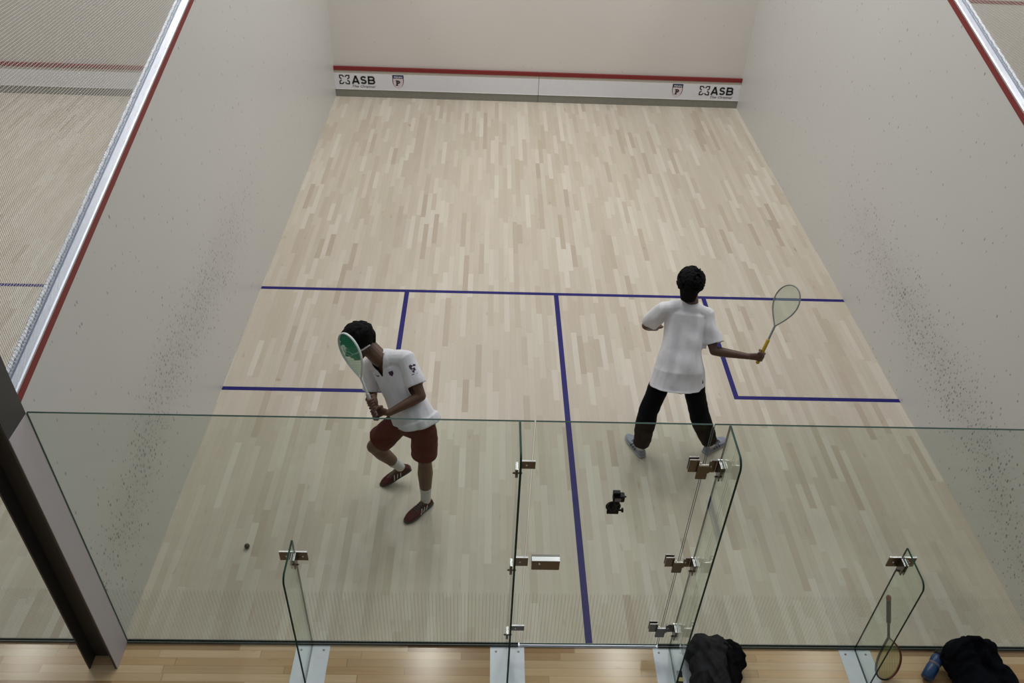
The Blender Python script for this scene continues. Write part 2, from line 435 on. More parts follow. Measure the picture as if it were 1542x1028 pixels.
# neighbouring courts: front walls, outer walls
for nm, x0, x1, y in (('wall_front_neighbour_left', -9.9, -3.2, 9.30), ('wall_front_neighbour_right', 3.2, 9.9, 9.45)):
    bm = bmesh.new(); box(bm, (x0 if x0 < 0 else 3.31, y+.03, 0), (x1 if x1 > 0 else -3.4, y+.28, 6.2)); w = struct(nm, bm, 'plaster')
    a, b = (x0, -3.311) if x0 < 0 else (3.311, x1)
    bm = bmesh.new(); box(bm, (a, y+.027, 1.76), (b, y+.03, 1.81)); bobj('painted_line', bm, 'red', w)['label'] = 'red service line on the wall'
bm = bmesh.new(); box(bm, (-10.1, 0, 0), (-9.9, 9.6, 4.6)); struct('wall_outer_left', bm, 'plaster')
bm = bmesh.new(); box(bm, (9.9, 0, 0), (10.1, 9.6, 4.6)); struct('wall_outer_right', bm, 'plaster')

# painted lines (floor)
def fline(x0, x1, y0, y1):
    bm = bmesh.new(); box(bm, (x0, y0, 0), (x1, y1, .0012)); o = bobj('painted_line', bm, 'blue', floor); return o
YS, YB, LB = 4.251, 2.612, .024
fline(-3.2, 3.2, YS-LB, YS+LB)['label'] = 'blue short line across the court'
fline(-.025, .025, .012, YS-LB)['label'] = 'blue half court line'
for s in (-1, 1):
    xa, xb = sorted((s*1.602, s*1.651)); 
    fline(xa, xb, YB-LB, YS-LB); x2 = sorted((s*1.651, s*3.2)); fline(x2[0], x2[1], YB-LB, YB+LB)
    xa, xb = sorted((s*3.311, s*9.8)); fline(xa, xb, 4.17, 4.22)

# ------------------------------------------------------------------ tin boards
def tin(x0, x1, y, label, logos=None, group='tin boards at the foot of the front walls'):
    t = empty('tin_board', ((x0+x1)/2, y, 0), label, 'tin', group); ox = (x0+x1)/2
    def L(bm):
        for v in bm.verts: v.co -= V((ox, y, 0))
    def part(n, z0, z1, ya, yb, m, lab):
        bm = bmesh.new(); box(bm, (x0, ya, z0), (x1, yb, z1)); L(bm); o = bobj(n, bm, m, t); o['label'] = lab
    part('top_strip', .425, .482, y-.006, y+.03, 'red', 'red top strip')
    part('gap_strip', .378, .425, y+.006, y+.03, 'tin_gap', 'beige strip under the red line')
    part('board', .125, .378, y, y+.03, 'tin_white', 'white board face')
    part('kick_strip', .0, .125, y+.004, y+.03, 'tin_grey', 'grey kick strip')
    bm = bmesh.new(); box(bm, (x0, y-.004, .121), (x1, y+.006, .129)); L(bm); bobj('highlight_bead', bm, 'bright', t)['label'] = 'bright strip for the painted highlight of the board edge'  # bright strip imitates the shine along the bottom of the white board
    return t, ox
def logo(t, ox, y, ix0, ix1, tx0, tx1, sx0, sx1):
    em = []
    def fix(o):
        for v in o.data.vertices: v.co -= V((ox, y, 0))
        return o
    
    lw = (tx1-tx0); th = .027; za, zb = .212+th/2, .342-th/2
    def stroke(pts, closed=False):
        b_ = bmesh.new(); pts = [V(p) for p in pts]; n_ = len(pts)
        L_, R_ = [], []
        for i in range(n_):
            if closed: d = pts[(i+1) % n_]-pts[i-1]
            else: d = pts[min(i+1, n_-1)]-pts[max(i-1, 0)]
            d.normalize(); nn_ = V((-d.z, 0, d.x))*th/2
            L_.append(pts[i]+nn_); R_.append(pts[i]-nn_)
        rng = range(n_) if closed else range(n_-1)
        for i in rng:
            j = (i+1) % n_; prism(b_, [L_[i], L_[j], R_[j], R_[i]], (0, -.002, 0))
        return b_
    def merge(name, bms):
        mm_ = bmesh.new()
        for b_ in bms:
            tmp = bpy.data.meshes.new('t'); b_.to_mesh(tmp); b_.free(); mm_.from_mesh(tmp); bpy.data.meshes.remove(tmp)
        return fix(bobj(name, mm_, 'ink', t))
    yy = y-.0005; X = lambda f: tx0+lw*f; H_ = zb-za
    merge('wordmark', [stroke([(X(.03), yy, .212), (X(.165), yy, .342)]), stroke([(X(.165), yy, .342), (X(.30), yy, .212)]), stroke([(X(.08), yy, za+H_*.22), (X(.26), yy, za+H_*.22)])])
    sp = []
    for k in range(0, 9): a = math.radians(20+k*31.25/1.0*1.0); sp.append((X(.50)+lw*.095*math.cos(a), yy, zb-H_*.25+H_*.25*math.sin(a)))
    for k in range(1, 9): a = math.radians(90-k*31.25); sp.append((X(.50)+lw*.100*math.cos(a), yy, za+H_*.25+H_*.25*math.sin(a)))
    merge('wordmark', [stroke(sp)])
    bp_ = [(X(.72), yy, za), (X(.72), yy, zb)]
    up_ = [(X(.72), yy, zb), (X(.88), yy, zb)]+[(X(.88)+lw*.065*math.cos(math.radians(q)), yy, zb-H_*.25+H_*.25*math.sin(math.radians(q))) for q in (60, 30, 0, -30, -60)]+[(X(.88), yy, za+H_*.5), (X(.72), yy, za+H_*.5)]
    lo_ = [(X(.88), yy, za+H_*.5)]+[(X(.89)+lw*.075*math.cos(math.radians(q)), yy, za+H_*.25+H_*.25*math.sin(math.radians(q))) for q in (60, 30, 0, -30, -60)]+[(X(.88), yy, za), (X(.72), yy, za)]
    merge('wordmark', [stroke([(X(.72), yy, .212), (X(.72), yy, .342)]), stroke(up_), stroke(lo_)])
 
    fix(textmesh('The Original', tx0, tx1, .146, .196, y-.0005, 'grey_ink', t, 'wordmark', .012, .3))
    # knotted square emblem: four corner hooks
    cx, cz, r = (ix0+ix1)/2, .278, (ix1-ix0)/2
    bm = bmesh.new(); w = .017
    def bar(a, b, w=w):
        a, b = V(a), V(b); d = (b-a).normalized(); n = V((-d.z, 0, d.x))*(w/2)
        prism(bm, [a+n, b+n, b-n, a-n], (0, -.002, 0))
    for sx in (-1, 1):
        for sz in (-1, 1):
            P = lambda a, b: (cx+sx*a*r, y-.0005, cz+sz*b*r*.92)
            bar(P(1, 1.1), P(1, .38)); bar(P(1.1, 1), P(.38, 1)); bar(P(.42, 1.0), P(.14, .62)); bar(P(1.0, .42), P(.62, .14))
    bm.normal_update(); fix(bobj('emblem', bm, 'ink', t))
    # shield
    cx = (sx0+sx1)/2; hw = (sx1-sx0)/2; zt, zb = .372, .160
    def shield(k, dy, m, nm, zlo=None, par=t):
        pts = []
        for i in range(0, 13):
            f = i/12; z = zt-(1-k)*.02-(f)*(zt-zb)*1.0
            wid = hw*k*(1 if f < .45 else math.sqrt(max(0, 1-((f-.45)/.55)**1.8)))
            if zlo is not None and z < zlo: break
            if f == 1: z += (1-k)*.04; wid = 0.0005
            pts.append((wid, z))
        P = [(cx+a, y+dy, z) for a, z in pts]+[(cx-a, y+dy, z) for a, z in pts[::-1]]
        bm = bmesh.new(); prism(bm, P, (0, -.0015, 0)); return fix(bobj(nm, bm, m, par))
    s1 = shield(1.0, -.0005, 'navy', 'shield_emblem')
    a = shield(.88, -.0020, 'shield', 'shield_face', par=s1)
    b = shield(.9, -.0034, 'navy', 'shield_band', zlo=.305, par=s1)
    for o in (a, b):
        pass
    fix(textmesh('PENN', cx-hw*.72, cx+hw*.72, .322, .352, y-.0050, 'tin_white', s1, 'lettering', .01))
    fix(textmesh('P', cx-hw*.32, cx+hw*.36, .205, .288, y-.0036, 'ink', s1, 'lettering', .05))
    for z in (.205, .280):
        bm = bmesh.new(); box(bm, (cx-hw*.45, y-.0055, z-.002), (cx-hw*.02, y-.0036, z+.010))
        fix(bobj('lettering', bm, 'ink', s1))
t, ox = tin(-3.199, -.006, 9.56, 'white tin board with red top, left half, emblems at its left end', group=None)
logo(t, ox, 9.56, -3.115, -2.970, -2.929, -2.566, -2.296, -2.12)
t, ox = tin(.000, 3.199, 9.56, 'white tin board with red top, right half, emblems at its right end', group=None)
logo(t, ox, 9.56, 2.556, 2.703, 2.735, 3.094, 2.113, 2.281)
tin(-9.9, -3.311, 9.30, 'white tin board with red top seen through the net in the court on the left', group=None)
tin(3.311, 9.9, 9.45, 'white tin board with red top barely seen through the net beyond the right wall', group=None)

# ------------------------------------------------------------------ nets
def net(s, label):
    x = s*3.288; t = empty('divider_net', (x, 0, 2.27), label, 'net')
    p = .0165; r = .0014
    bm = bmesh.new()
    def zt(y): return 2.27+.2419*y
    ZT = 5.9
    def stick(a, b):
        a, b = V(a), V(b); d = (b-a).normalized(); u, w = frame_of(d, (1, 0, 0) if abs(d.x) < .5 else None)
        ra = [bm.verts.new(a+u*r*math.cos(k)+w*r*math.sin(k)) for k in (0, 2.094, 4.189)]
        rb = [bm.verts.new(b+u*r*math.cos(k)+w*r*math.sin(k)) for k in (0, 2.094, 4.189)]
        for i in range(3): bm.faces.new((ra[i], ra[(i+1) % 3], rb[(i+1) % 3], rb[i]))
    z = 2.28
    while z < ZT:
        y1 = min(FW-.1, (z-2.27)/.2419)
        if y1 > .05: stick((0, .01, z-2.27), (0, y1, z-2.27))
        z += p
    y = .01
    while y < FW-.1:
        stick((0, y, zt(y)-2.27+.0), (0, y, ZT-2.27)); y += p
    bobj('mesh_panel', bm, 'net', t, smooth=True, recalc=False)
    bm = bmesh.new(); chain(bm, [(0, .01, 0), (0, .01, ZT-2.27)], [.006, .006], seg=6); bobj('edge_rope', bm, 'rope', t, smooth=True)
    return t
net(-1, 'fine off-white divider net rising from the left court wall')
net(1, 'fine off-white divider net rising from the right court wall')

# ------------------------------------------------------------------ glass
GH = 2.148; GT = .012
def pane(bm, x0, x1, z0, z1, y0=-.006, y1=.006, ox=0):
    fs = box(bm, (x0-ox, y0, z0), (x1-ox, y1, z1))
    for f in fs:
        if abs(f.normal.y) < .5: f.material_index = 1
def setidx(o, ax):
    for p in o.data.polygons: p.material_index = 0 if abs(p.normal[ax]) > .9 else 1
def glasspanel(name, x0, x1, z0, z1, label, cat='glass wall'):
    ox = (x0+x1)/2; r = empty(name, (ox, 0, z0), label, cat)
    bm = bmesh.new(); box(bm, (x0-ox, -.006, 0), (x1-ox, .006, z1-z0)); o = bobj('pane', bm, ['glass', 'glass_edge'], r); setidx(o, 1)
    return r, ox
def channel(r, x0, x1, ox):
    bm = bmesh.new(); box(bm, (x0-ox, -.012, 0), (x1-ox, -.0065, .018)); box(bm, (x0-ox, .0065, 0), (x1-ox, .012, .018))
    bobj('floor_channel', bm, 'seal', r)['label'] = 'grey-green floor channel'
M['seal'] = mat('grey_green_seal', (.085, .105, .10), .4, noise_amt=.1)
r, ox = glasspanel('glass_wall_panel', -3.165, -.497, .002, GH, 'wide clear glass back wall panel between the grey column and the glass door'); channel(r, -3.165, -.497, ox)
r, ox = glasspanel('glass_wall_panel', .478, 3.19, .002, GH, 'wide clear glass back wall panel to the right of the glass door'); channel(r, .478, 3.19, ox)
r, ox = glasspanel('glass_wall_panel', -9.8, -3.365, .002, GH, 'clear glass panel of the neighbouring court, behind the grey column'); channel(r, -9.8, -3.365, ox)

# glass door with hinges and lock
door, ox = glasspanel('glass_door', -.488, .468, .022, GH, 'clear frameless glass door in the middle of the back wall with three steel hinges', 'door')
def pbox(name, a, b, m, par, off, bev=0, label=None):
    bm = bmesh.new(); box(bm, V(a)-V(off), V(b)-V(off), bev); o = bobj(name, bm, m, par)
    if label: o['label'] = label
    return o
off = V((ox, 0, .022))
for (z0, z1) in ((1.79, 1.885), (.925, 1.012), (.205, .292)):
    bm = bmesh.new()
    for y0, y1 in ((-.016, -.0065), (.0065, .016)):
        box(bm, V((.385, y0, z0))-off, V((.440, y1, z1))-off)
    box(bm, V((.432, -.030, z0-.045))-off, V((.494, -.0165, z1-.025))-off, .002)
    box(bm, V((.500, -.016, z0))-off, V((.537, -.0065, z1))-off)
    box(bm, V((.494, -.024, z0))-off, V((.505, -.0165, z1))-off)
    h = bobj('hinge', bm, 'steel', door); h['label'] = 'dark steel patch hinge'
    bm = bmesh.new(); box(bm, V((.436, -.034, z1-.028))-off, V((.490, -.0305, z1-.018))-off); box(bm, V((.440, -.034, z1-.018))-off, V((.447, -.0305, z1-.002))-off)
    bobj('hinge_highlight', bm, 'bright', h)  # bright slivers paint in the shine at the top of the hinge
# lock box
bm = bmesh.new(); box(bm, V((-.452, -.034, .900))-off, V((-.278, -.0065, .985))-off, .002); box(bm, V((-.452, .0065, .905))-off, V((-.278, .020, .985))-off)
lk = bobj('lock', bm, 'steel', door); lk['label'] = 'dark rectangular lock case'
bm = bmesh.new(); box(bm, V((-.452, -.033, .9855))-off, V((-.278, .0, .990))-off); bobj('lock_highlight', bm, 'bright', lk)  # bright strip paints the light reflected by the top of the lock
bm = bmesh.new(); chain(bm, [V((-.405, -.035, .968))-off, V((-.405, -.040, .968))-off], [.006, .006], seg=12); bobj('keyhole', bm, 'bright', lk)
# threshold
bm = bmesh.new(); box(bm, (-.497, -.016, .0005), (.478, .016, .010), .003); o = bobj('trim_1', bm, 'alu'); tag(o, 'bright metal threshold strip under the glass door', None, None, 'structure')

def fin(x, H, plate_x, label, joint_clamps):
    """glass buttress fin 290 deep standing on the corridor side"""
    r = empty('glass_fin', (x, -.15, .004), label, 'glass fin'); off = V((x, -.15, .004))
    R = .055 if H < 1.5 else .06
    prof = [(-.0075, .004), (-.288, .004)]
    for k in range(0, 9):
        a = PI/2*k/8; prof.append((-.288+R-R*math.cos(a), H-R+R*math.sin(a)))
    prof.append((-.0075, H))
    bm = bmesh.new(); prism(bm, [V((x-.006, y, z))-off for y, z in prof], (.012, 0, 0))
    o = bobj('pane', bm, ['glass_fin', 'glass_edge'], r)
    for p in o.data.polygons: p.material_index = 0 if abs(p.normal[0]) > .9 else 1
    bm = bmesh.new(); box(bm, V((x-.0025, -.0075, .004))-off, V((x+.0025, -.0063, H))-off); bobj('joint_seal', bm, 'seal', r)
    for (z0, z1, xl, xr) in joint_clamps:
        bm = bmesh.new()
        for s, e in ((-1, xl), (1, xr)):
            if e: a, b = sorted((x+s*.0085, x+s*e)); box(bm, V((a, -.017, z0))-off, V((b, -.0070, z1))-off, .001)
            a, b = sorted((x+s*.0065, x+s*.0135)); box(bm, V((a, -.075, z0-.012))-off, V((b, -.0175, z1-.005))-off, .001)
        c = bobj('clamp', bm, 'steel', r); c['label'] = 'dark steel glass clamp'
        for s in (-1, 1):
            bm = bmesh.new()
            a, b = sorted((x+s*.0065, x+s*.0135)); box(bm, V((a, -.075, z1-.005))-off, V((b, -.0175, z1-.002))-off)
            if (xl, xr)[s > 0]:
                a, b = sorted((x+s*.0085, x+s*(xl, xr)[s > 0])); box(bm, V((a, -.017, z1))-off, V((b, -.0070, z1+.004))-off)
            bobj('clamp_highlight', bm, 'bright', c)  # bright strips stand in for light reflected off the clamp top
            if (xl, xr)[s > 0]:
                bm = bmesh.new(); ellip(bm, V((x+s*.05, -.0175, (z0+z1)/2))-off, X_, Z_, Y_, .006, .006, .003, 10, 6); bobj('bolt', bm, 'bright', c)
        bm = bmesh.new(); chain(bm, [V((x-.022, -.045, z0-.004))-off, V((x+.022, -.045, z0-.004))-off], [.006, .006], seg=8); bobj('pin', bm, 'steel', c)
    return r
fin(-1.912, 1.128, 0, 'half-height clear glass fin on the left panel, steel clamp at its top', [(.945, 1.022, .092, .080)])
fin(-.575, GH, 0, 'tall clear glass fin at the lock side of the door', [(1.795, 1.852, 0, .10), (.915, .993, 0, .10), (.205, .258, 0, .11)])
fin(.560, GH, 0, 'tall clear glass fin at the hinge side of the door, above the grey jacket', [(1.79, 1.885, .02, 0), (.925, 1.012, .02, 0), (.205, .292, .02, 0)])
fin(1.872, 1.128, 0, 'half-height clear glass fin on the right back wall panel beside the leaning racket', [(.955, 1.040, .085, .088)])
# floor plates under fins
def plate(x0, x1, xf, label):
    c = (x0+x1)/2; r = empty('floor_plate', (c, -.35, .0005), label, 'floor plate', 'white floor plates under the glass fins')
    for a, b in ((x0, xf-.004), (xf+.004, x1)):
        bm = bmesh.new(); box(bm, (a-c, -.35, 0), (b-c, .335, .003)); bobj('plate_half', bm, 'white_plate', r)
    bm = bmesh.new(); box(bm, (xf-.004-c, -.35, 0), (xf+.004-c, .335, .0015)); bobj('slot', bm, 'seal', r)
    for a in (x0+.04, x1-.04):
        bm = bmesh.new(); ellip(bm, (a-c, .30, .0032), X_, Y_, Z_, .008, .008, .0015, 12, 6); bobj('screw', bm, 'steel', r)
plate(-2.018, -1.788, -1.912, 'white metal floor plate under the left half-height fin')
plate(-.690, -.455, -.575, 'white metal floor plate at the lock side of the door')
plate(.440, .682, .560, 'white metal floor plate at the hinge side of the door, partly under the grey jacket')
plate(1.752, 1.975, 1.872, 'white metal floor plate under the fin with the leaning racket')

# ------------------------------------------------------------------ steel column
col = empty('steel_column', (-3.26, -.1, 0), 'dark grey steel channel column at the left end of the glass wall', 'column'); o_ = V((-3.26, -.1, 0))
bm = bmesh.new()
prof = [(-3.356, .0), (-3.356, -.200), (-3.346, -.200), (-3.346, -.105), (-3.182, -.105), (-3.182, -.200), (-3.172, -.200), (-3.172, .0)]
prism(bm, [V((x, y, .001))-o_ for x, y in prof], (0, 0, 6.0)); bobj('channel', bm, 'column', col)
bm = bmesh.new(); box(bm, V((-3.1715, -.198, .001))-o_, V((-3.1665, -.001, 2.140))-o_); bobj('side_panel', bm, 'column_side', col)['label'] = 'pale lilac painted side of the column'

# ------------------------------------------------------------------ people
def hand_grip(bm, wrist, G, u, r, side_hint, S=1):
    """closed hand around a handle: axis u through G with radius r; wrist gives where the palm comes from"""
    W = V(wrist); G = V(G); u = V(u).normalized()
    w = (W-G); w -= u*w.dot(u); w.normalize()         # from handle to wrist
    v = u.cross(w).normalized()*S
    # palm block beside handle
    pc = G + v*(r+.014)+w*.022
    chain(bm, [W, W*.45+(pc+w*.02)*.55, pc+w*.012], [(.026, .019), (.030, .017), (.036, .015)], ref=u, seg=14)
    ellip(bm, pc, u, w, v, .041, .034, .016)
    for i, (a, L) in enumerate(zip((-.030, -.010, .010, .030), (.9, 1.0, .95, .8))):
        pts = []; rad = []
        for k in range(8):
            th = math.radians(20+ -250*L*k/7)
            rr = r+.0075
            pts.append(G+u*(a*1.0+.003*k/7*(1 if i else -1)) + v*(rr*math.cos(th)) + w*(rr*math.sin(th)+0)); rad.append(.0088-.0014*k/7)
        chain(bm, pts, rad, seg=8)
        chain(bm, [pc+u*a*.95+w*.012, pts[0]], [.011, .0095], seg=8)     # knuckle
    th0 = pc+w*.030+u*.032
    chain(bm, [th0, G+w*(r+.012)+u*.046+v*.006, G+w*(r+.009)-v*.012+u*.044, G+w*(r*.3)-v*(r+.009)+u*.036], [.0135, .0115, .0100, .0085], seg=8)
def hand_relaxed(bm, wrist, d, n, S=1):
    W = V(wrist); d = V(d).normalized(); n = (V(n)-d*V(n).dot(d)).normalized(); s = d.cross(n)*S
    chain(bm, [W, W+d*.04, W+d*.085], [(.019, .026), (.016, .038), (.013, .041)], ref=n, seg=14)
    for i, (a, L) in enumerate(zip((-.030, -.010, .011, .031), (.070, .080, .074, .058))):
        p = W+d*.085+s*a; q = p+d*L*.45-n*.006; q2 = q+d*L*.25-n*L*.22; q3 = q2+d*L*.12-n*L*.28
        chain(bm, [p-d*.02, p, q, q2, q3], [.010, .0098, .0090, .0082, .0072], seg=8)
    p = W+d*.03+s*.030*1
    chain(bm, [W+d*.015+s*.018, p+d*.015+s*.012-n*.008, p+d*.045+s*.020-n*.02, p+d*.065+s*.016-n*.028], [.014, .0125, .0105, .0085], seg=8)

def head_prims(bm, C, f, up, nk):
    f = V(f).normalized(); up = (V(up)-f*V(up).dot(f)).normalized(); s = f.cross(up)    # s = person's right
    P = lambda a, b, c: C+s*a+f*b+up*c
    ellip(bm, P(0, -.012, .030), s, f, up, .076, .096, .088)
    ellip(bm, P(0, .012, -.010), s, f, up, .066, .078, .088)
    chain(bm, [P(-.052, -.01, -.045), P(-.036, .045, -.082), P(0, .068, -.096), P(.036, .045, -.082), P(.052, -.01, -.045)], [.018, .019, .020, .019, .018], seg=10)
    ellip(bm, P(0, .055, -.062), s, f, up, .040, .030, .036)
    ellip(bm, P(0, .062, .022), s, f, up, .054, .022, .020)               # brow
    for k in (-1, 1):
        ellip(bm, P(k*.040, .058, -.025), s, f, up, .024, .022, .024)     # cheeks
        ellip(bm, P(k*.031, .072, .004), s, f, up, .0135, .011, .010)     # eyes
        chain(bm, [P(k*.020, .080, .020), P(k*.045, .070, .020)], [.007, .006], seg=8)
        ellip(bm, P(k*.079, -.005, -.006), s, (f-s*k*.35).normalized(), up, .009, .017, .030)   # ears
        ellip(bm, P(k*.082, -.002, -.024), s, f, up, .008, .009, .012)
    chain(bm, [P(0, .082, .012), P(0, .097, -.014), P(0, .106, -.030)], [.0085, .010, .0125], seg=10)
    for k in (-1, 1): ellip(bm, P(k*.012, .092, -.033), s, f, up, .010, .012, .009)
    chain(bm, [P(-.022, .080, -.056), P(0, .091, -.053), P(.022, .080, -.056)], [.0055, .0075, .0055], seg=8)
    chain(bm, [P(-.018, .080, -.066), P(0, .090, -.067), P(.018, .080, -.066)], [.0055, .008, .0055], seg=8)
    chain(bm, [P(0, -.030, -.03), nk], [.056, .058], seg=16)
    return f, up, s

def limb(bm, a, b, ra, rb, bulge=0, t=.35, seg=14):
    a, b = V(a), V(b)
    chain(bm, [a, a.lerp(b, t), a.lerp(b, .7), b], [ra, ra+(rb-ra)*t+bulge, ra+(rb-ra)*.7+bulge*.4, rb], seg=seg)
def body_core(bm, J, side, fwd):
    pel, chest, neck = J['pel'], J['chest'], J['neck']
    mid = pel.lerp(chest, .45); up = (chest-pel).normalized()
    chain(bm, [pel-up*.03, pel+up*.06, mid, pel.lerp(chest, .8), chest, chest.lerp(neck, .55)],
          [(.145, .095), (.140, .092), (.125, .085), (.142, .095), (.150, .090), (.082, .062)], ref=side, seg=20)
    chain(bm, [J['shL'], chest.lerp(neck, .45), J['shR']], [.050, .060, .050], seg=12)
    chain(bm, [chest, neck], [.066, .053], seg=14)
    for k in 'LR':
        limb(bm, J['sh'+k], J['el'+k], .050, .037, .004); limb(bm, J['el'+k], J['wr'+k], .037, .025, .006, .25)
        limb(bm, J['hip'+k], J['knee'+k], .074, .056, .006); limb(bm, J['knee'+k], J['ank'+k], .052, .036, .014, .3)
        ft = J['toe'+k]-J['ank'+k]
        chain(bm, [J['ank'+k], J['ank'+k]+ft*.3-Z_*.016, J['ank'+k]+ft*.72-Z_*.012], [.032, .022, .014], seg=10)

def shoe(parent, ank, toe, mu, ms, mstripe, lab, L=.285, pitch_up=None, mlace='shoe_dark'):
    """local frame: t toe direction along sole, n up, s side"""
    ank, toe = V(ank), V(toe)
    h = .085
    d = toe-ank
    hor = V((d.x, d.y, 0)).normalized(); 
    if pitch_up is None: t = hor
    else: t = (hor*math.cos(pitch_up) - Z_*math.sin(pitch_up)).normalized()
    s = t.cross(Z_).normalized(); n = s.cross(t)
    H = ank - n*h - t*.055               # heel bottom
    root = bmesh.new()
    secs = [(0.0, .026, .050, .045), (.02, .033, .070, .062), (.055, .036, .082, .075), (.095, .036, .078, .070), (.13, .038, .066, .058), (.17, .044, .055, .047), (.205, .046, .046, .038), (.245, .040, .038, .030), (.272, .028, .030, .022), (.287, .012, .020, .012)]
    def ring(bm, x, w, hh, z0, seg=18, k=1):
        vs = []
        for i in range(seg):
            a = 2*PI*i/seg; cx, cz = math.cos(a), math.sin(a)
            ex = math.copysign(abs(cx)**.7, cx); ez = math.copysign(abs(cz)**.8, cz)
            vs.append(bm.verts.new(H+t*(x*L/.287)+s*(w*ex*k)+n*(z0+(hh-z0)*(.5+.5*ez))))
        return vs
    def loft(bm, rs):
        for a, b in zip(rs, rs[1:]):
            for i in range(len(a)): bm.faces.new((a[i], a[(i+1) % len(a)], b[(i+1) % len(a)], b[i]))
        bm.faces.new(rs[0][::-1]); bm.faces.new(rs[-1])
    bm = bmesh.new(); loft(bm, [ring(bm, x, w, hh, .014) for x, w, hh, _ in secs])
    me = None
    o = bobj('shoe', bm, mu, parent, smooth=True); o['label'] = lab
    bm = bmesh.new(); loft(bm, [ring(bm, x-.004 if i == 0 else x+(.004 if i == len(secs)-1 else 0), w+.005, .024, .0005) for i, (x, w, hh, _) in enumerate(secs)])
    bobj('sole', bm, ms, o, smooth=True)
    # laces
    bm = bmesh.new()
    for x, z in ((.105, .078), (.122, .072), (.139, .0655), (.156, .0605), (.173, .057)):
        c = H+t*(x*L/.287)+n*z
        chain(bm, [c-s*.024-n*.007, c+n*.001, c+s*.024-n*.007], [.0055]*3, seg=6)
    bobj('laces', bm, mlace, o, smooth=True)
    for sd in (-1, 1):                 # side stripes
        bm = bmesh.new()
        for x in (.095, .125, .155):
            a = H+t*(x*L/.287)+n*.024+s*sd*(.039 if x < .14 else .044); b = H+t*((x-.022)*L/.287)+n*.058+s*sd*(.0315)
            m_ = (a+b)/2+s*sd*.004
            chain(bm, [a, m_, b], [.0042]*3, seg=6)
        bobj('stripe', bm, mstripe, o, smooth=True)
    # collar opening
    bm = bmesh.new(); c = H+t*.060+n*.080
    pts = [c+t*(.040*math.cos(a))+s*(.030*math.sin(a))+n*(.010*math.cos(a*1+PI)) for a in [2*PI*i/20 for i in range(20)]]
    chain(bm, pts, [.007]*20, seg=8, closed=True); bobj('collar', bm, 'shoe_dark', o, smooth=True)
    return o

def decal(parent_mesh, polys, origin, du, dv, direction, m, parent, name, off=.0015, label=None):
    bvh = BVHTree.FromPolygons([v.co for v in parent_mesh.vertices], [p.vertices[:] for p in parent_mesh.polygons])
    bm = bmesh.new(); O = V(origin)
    for poly in polys:
        pts = []
        for a, b in poly:
            p = O+du*a+dv*b
            h = bvh.ray_cast(p-direction*.4, direction)
            if h[0] is None: break
            pts.append(h[0]-direction*off)
        if len(pts) == len(poly) and len(pts) > 2:
            vs = [bm.verts.new(p) for p in pts]; bm.faces.new(vs)
            vs2 = [bm.verts.new(p+direction*.001) for p in pts]; bm.faces.new(vs2[::-1])
    o = bobj(name, bm, m, parent)
    if label: o['label'] = label
    return o

HS = 1.12
def person(J, f_head, up_head, head_c, name_label, skin, grips, relaxed, hair_fn):
    J = {k: V(v) for k, v in J.items()}
    side = (J['shR']-J['shL']).normalized()
    base = V((J['pel'].x, J['pel'].y, 0))
    bm = bmesh.new(); body_core(bm, J, side, None)
    nv0 = len(bm.verts)
    f, up, s = head_prims(bm, head_c, f_head, up_head, J['neck'])
    bm.verts.ensure_lookup_table()
    for v in bm.verts[nv0:]: v.co = head_c+(v.co-head_c)*HS
    for w, G, u, r, S in grips: hand_grip(bm, J[w], G, u, r, None, S)
    for w, d, n, S in relaxed: hand_relaxed(bm, J[w], d, n, S)
    me = fused(bm, .0042, 2, .45)
    bmt = bmesh.new(); bmt.from_mesh(me); bpy.data.meshes.remove(me)
    me = bpy.data.meshes.new('person'); bmt.to_mesh(me); bmt.free()
    o = link('person', me, [skin, 'eye', 'ink', 'lip'])
    P = lambda a, b, c: head_c+(s*a+f*b+up*c)*HS
    for p in me.polygons:
        p.use_smooth = True
        c = p.center
        for k in (-1, 1):
            e = P(k*.031, .080, .004); d = c-e
            x, z = d.dot(s), d.dot(up)
            if (c-head_c).dot(f) > .068 and (x/.0125)**2+(z/.006)**2 < 1:
                p.material_index = 2 if x*x+z*z < .0052**2 else 1
        d = c-P(0, .088, -.060)
        if d.dot(f) > -.012 and (d.dot(s)/.026)**2+(d.dot(up)/.012)**2 < 1: p.material_index = 3
    tag(o, name_label, 'person')
    return o, J, f, up, s

# ---------- player 1 (left, maroon shorts)
J1 = dict(ankL=(-1.216,1.229,.087), ankR=(-1.442,1.497,.174), chest=(-1.468,1.492,1.279), elL=(-1.223,1.249,1.180), elR=(-1.615,1.458,.943),
 hipL=(-1.210,1.227,.949), hipR=(-1.371,1.326,.888), kneeL=(-1.212,1.242,.513), kneeR=(-1.618,1.369,.535), neck=(-1.546,1.465,1.361), pel=(-1.292,1.278,.922),
 shL=(-1.337,1.426,1.386), shR=(-1.608,1.578,1.198), toeL=(-1.342,1.086,.029), toeR=(-1.578,1.460,.041), wrL=(-1.448,1.149,1.102), wrR=(-1.567,1.255,1.103))
HC1 = V((-1.680, 1.500, 1.462))
RB1 = V((-1.533, 1.140, 1.055)); RT1 = V((-1.758, 1.358, 1.670)); RU1 = (RT1-RB1).normalized()
p1, J, f, up, s = person(J1, (-.80, -.52, -.36), (-.25, -.15, 1), HC1,
    'person in white t-shirt and maroon shorts lunging, green-strung racket held before the face', 'skin1',
    [('wrL', RB1+RU1*.035, RU1, .0155, 1), ('wrR', RB1+RU1*.125, RU1, .0155, -1)], [], None)
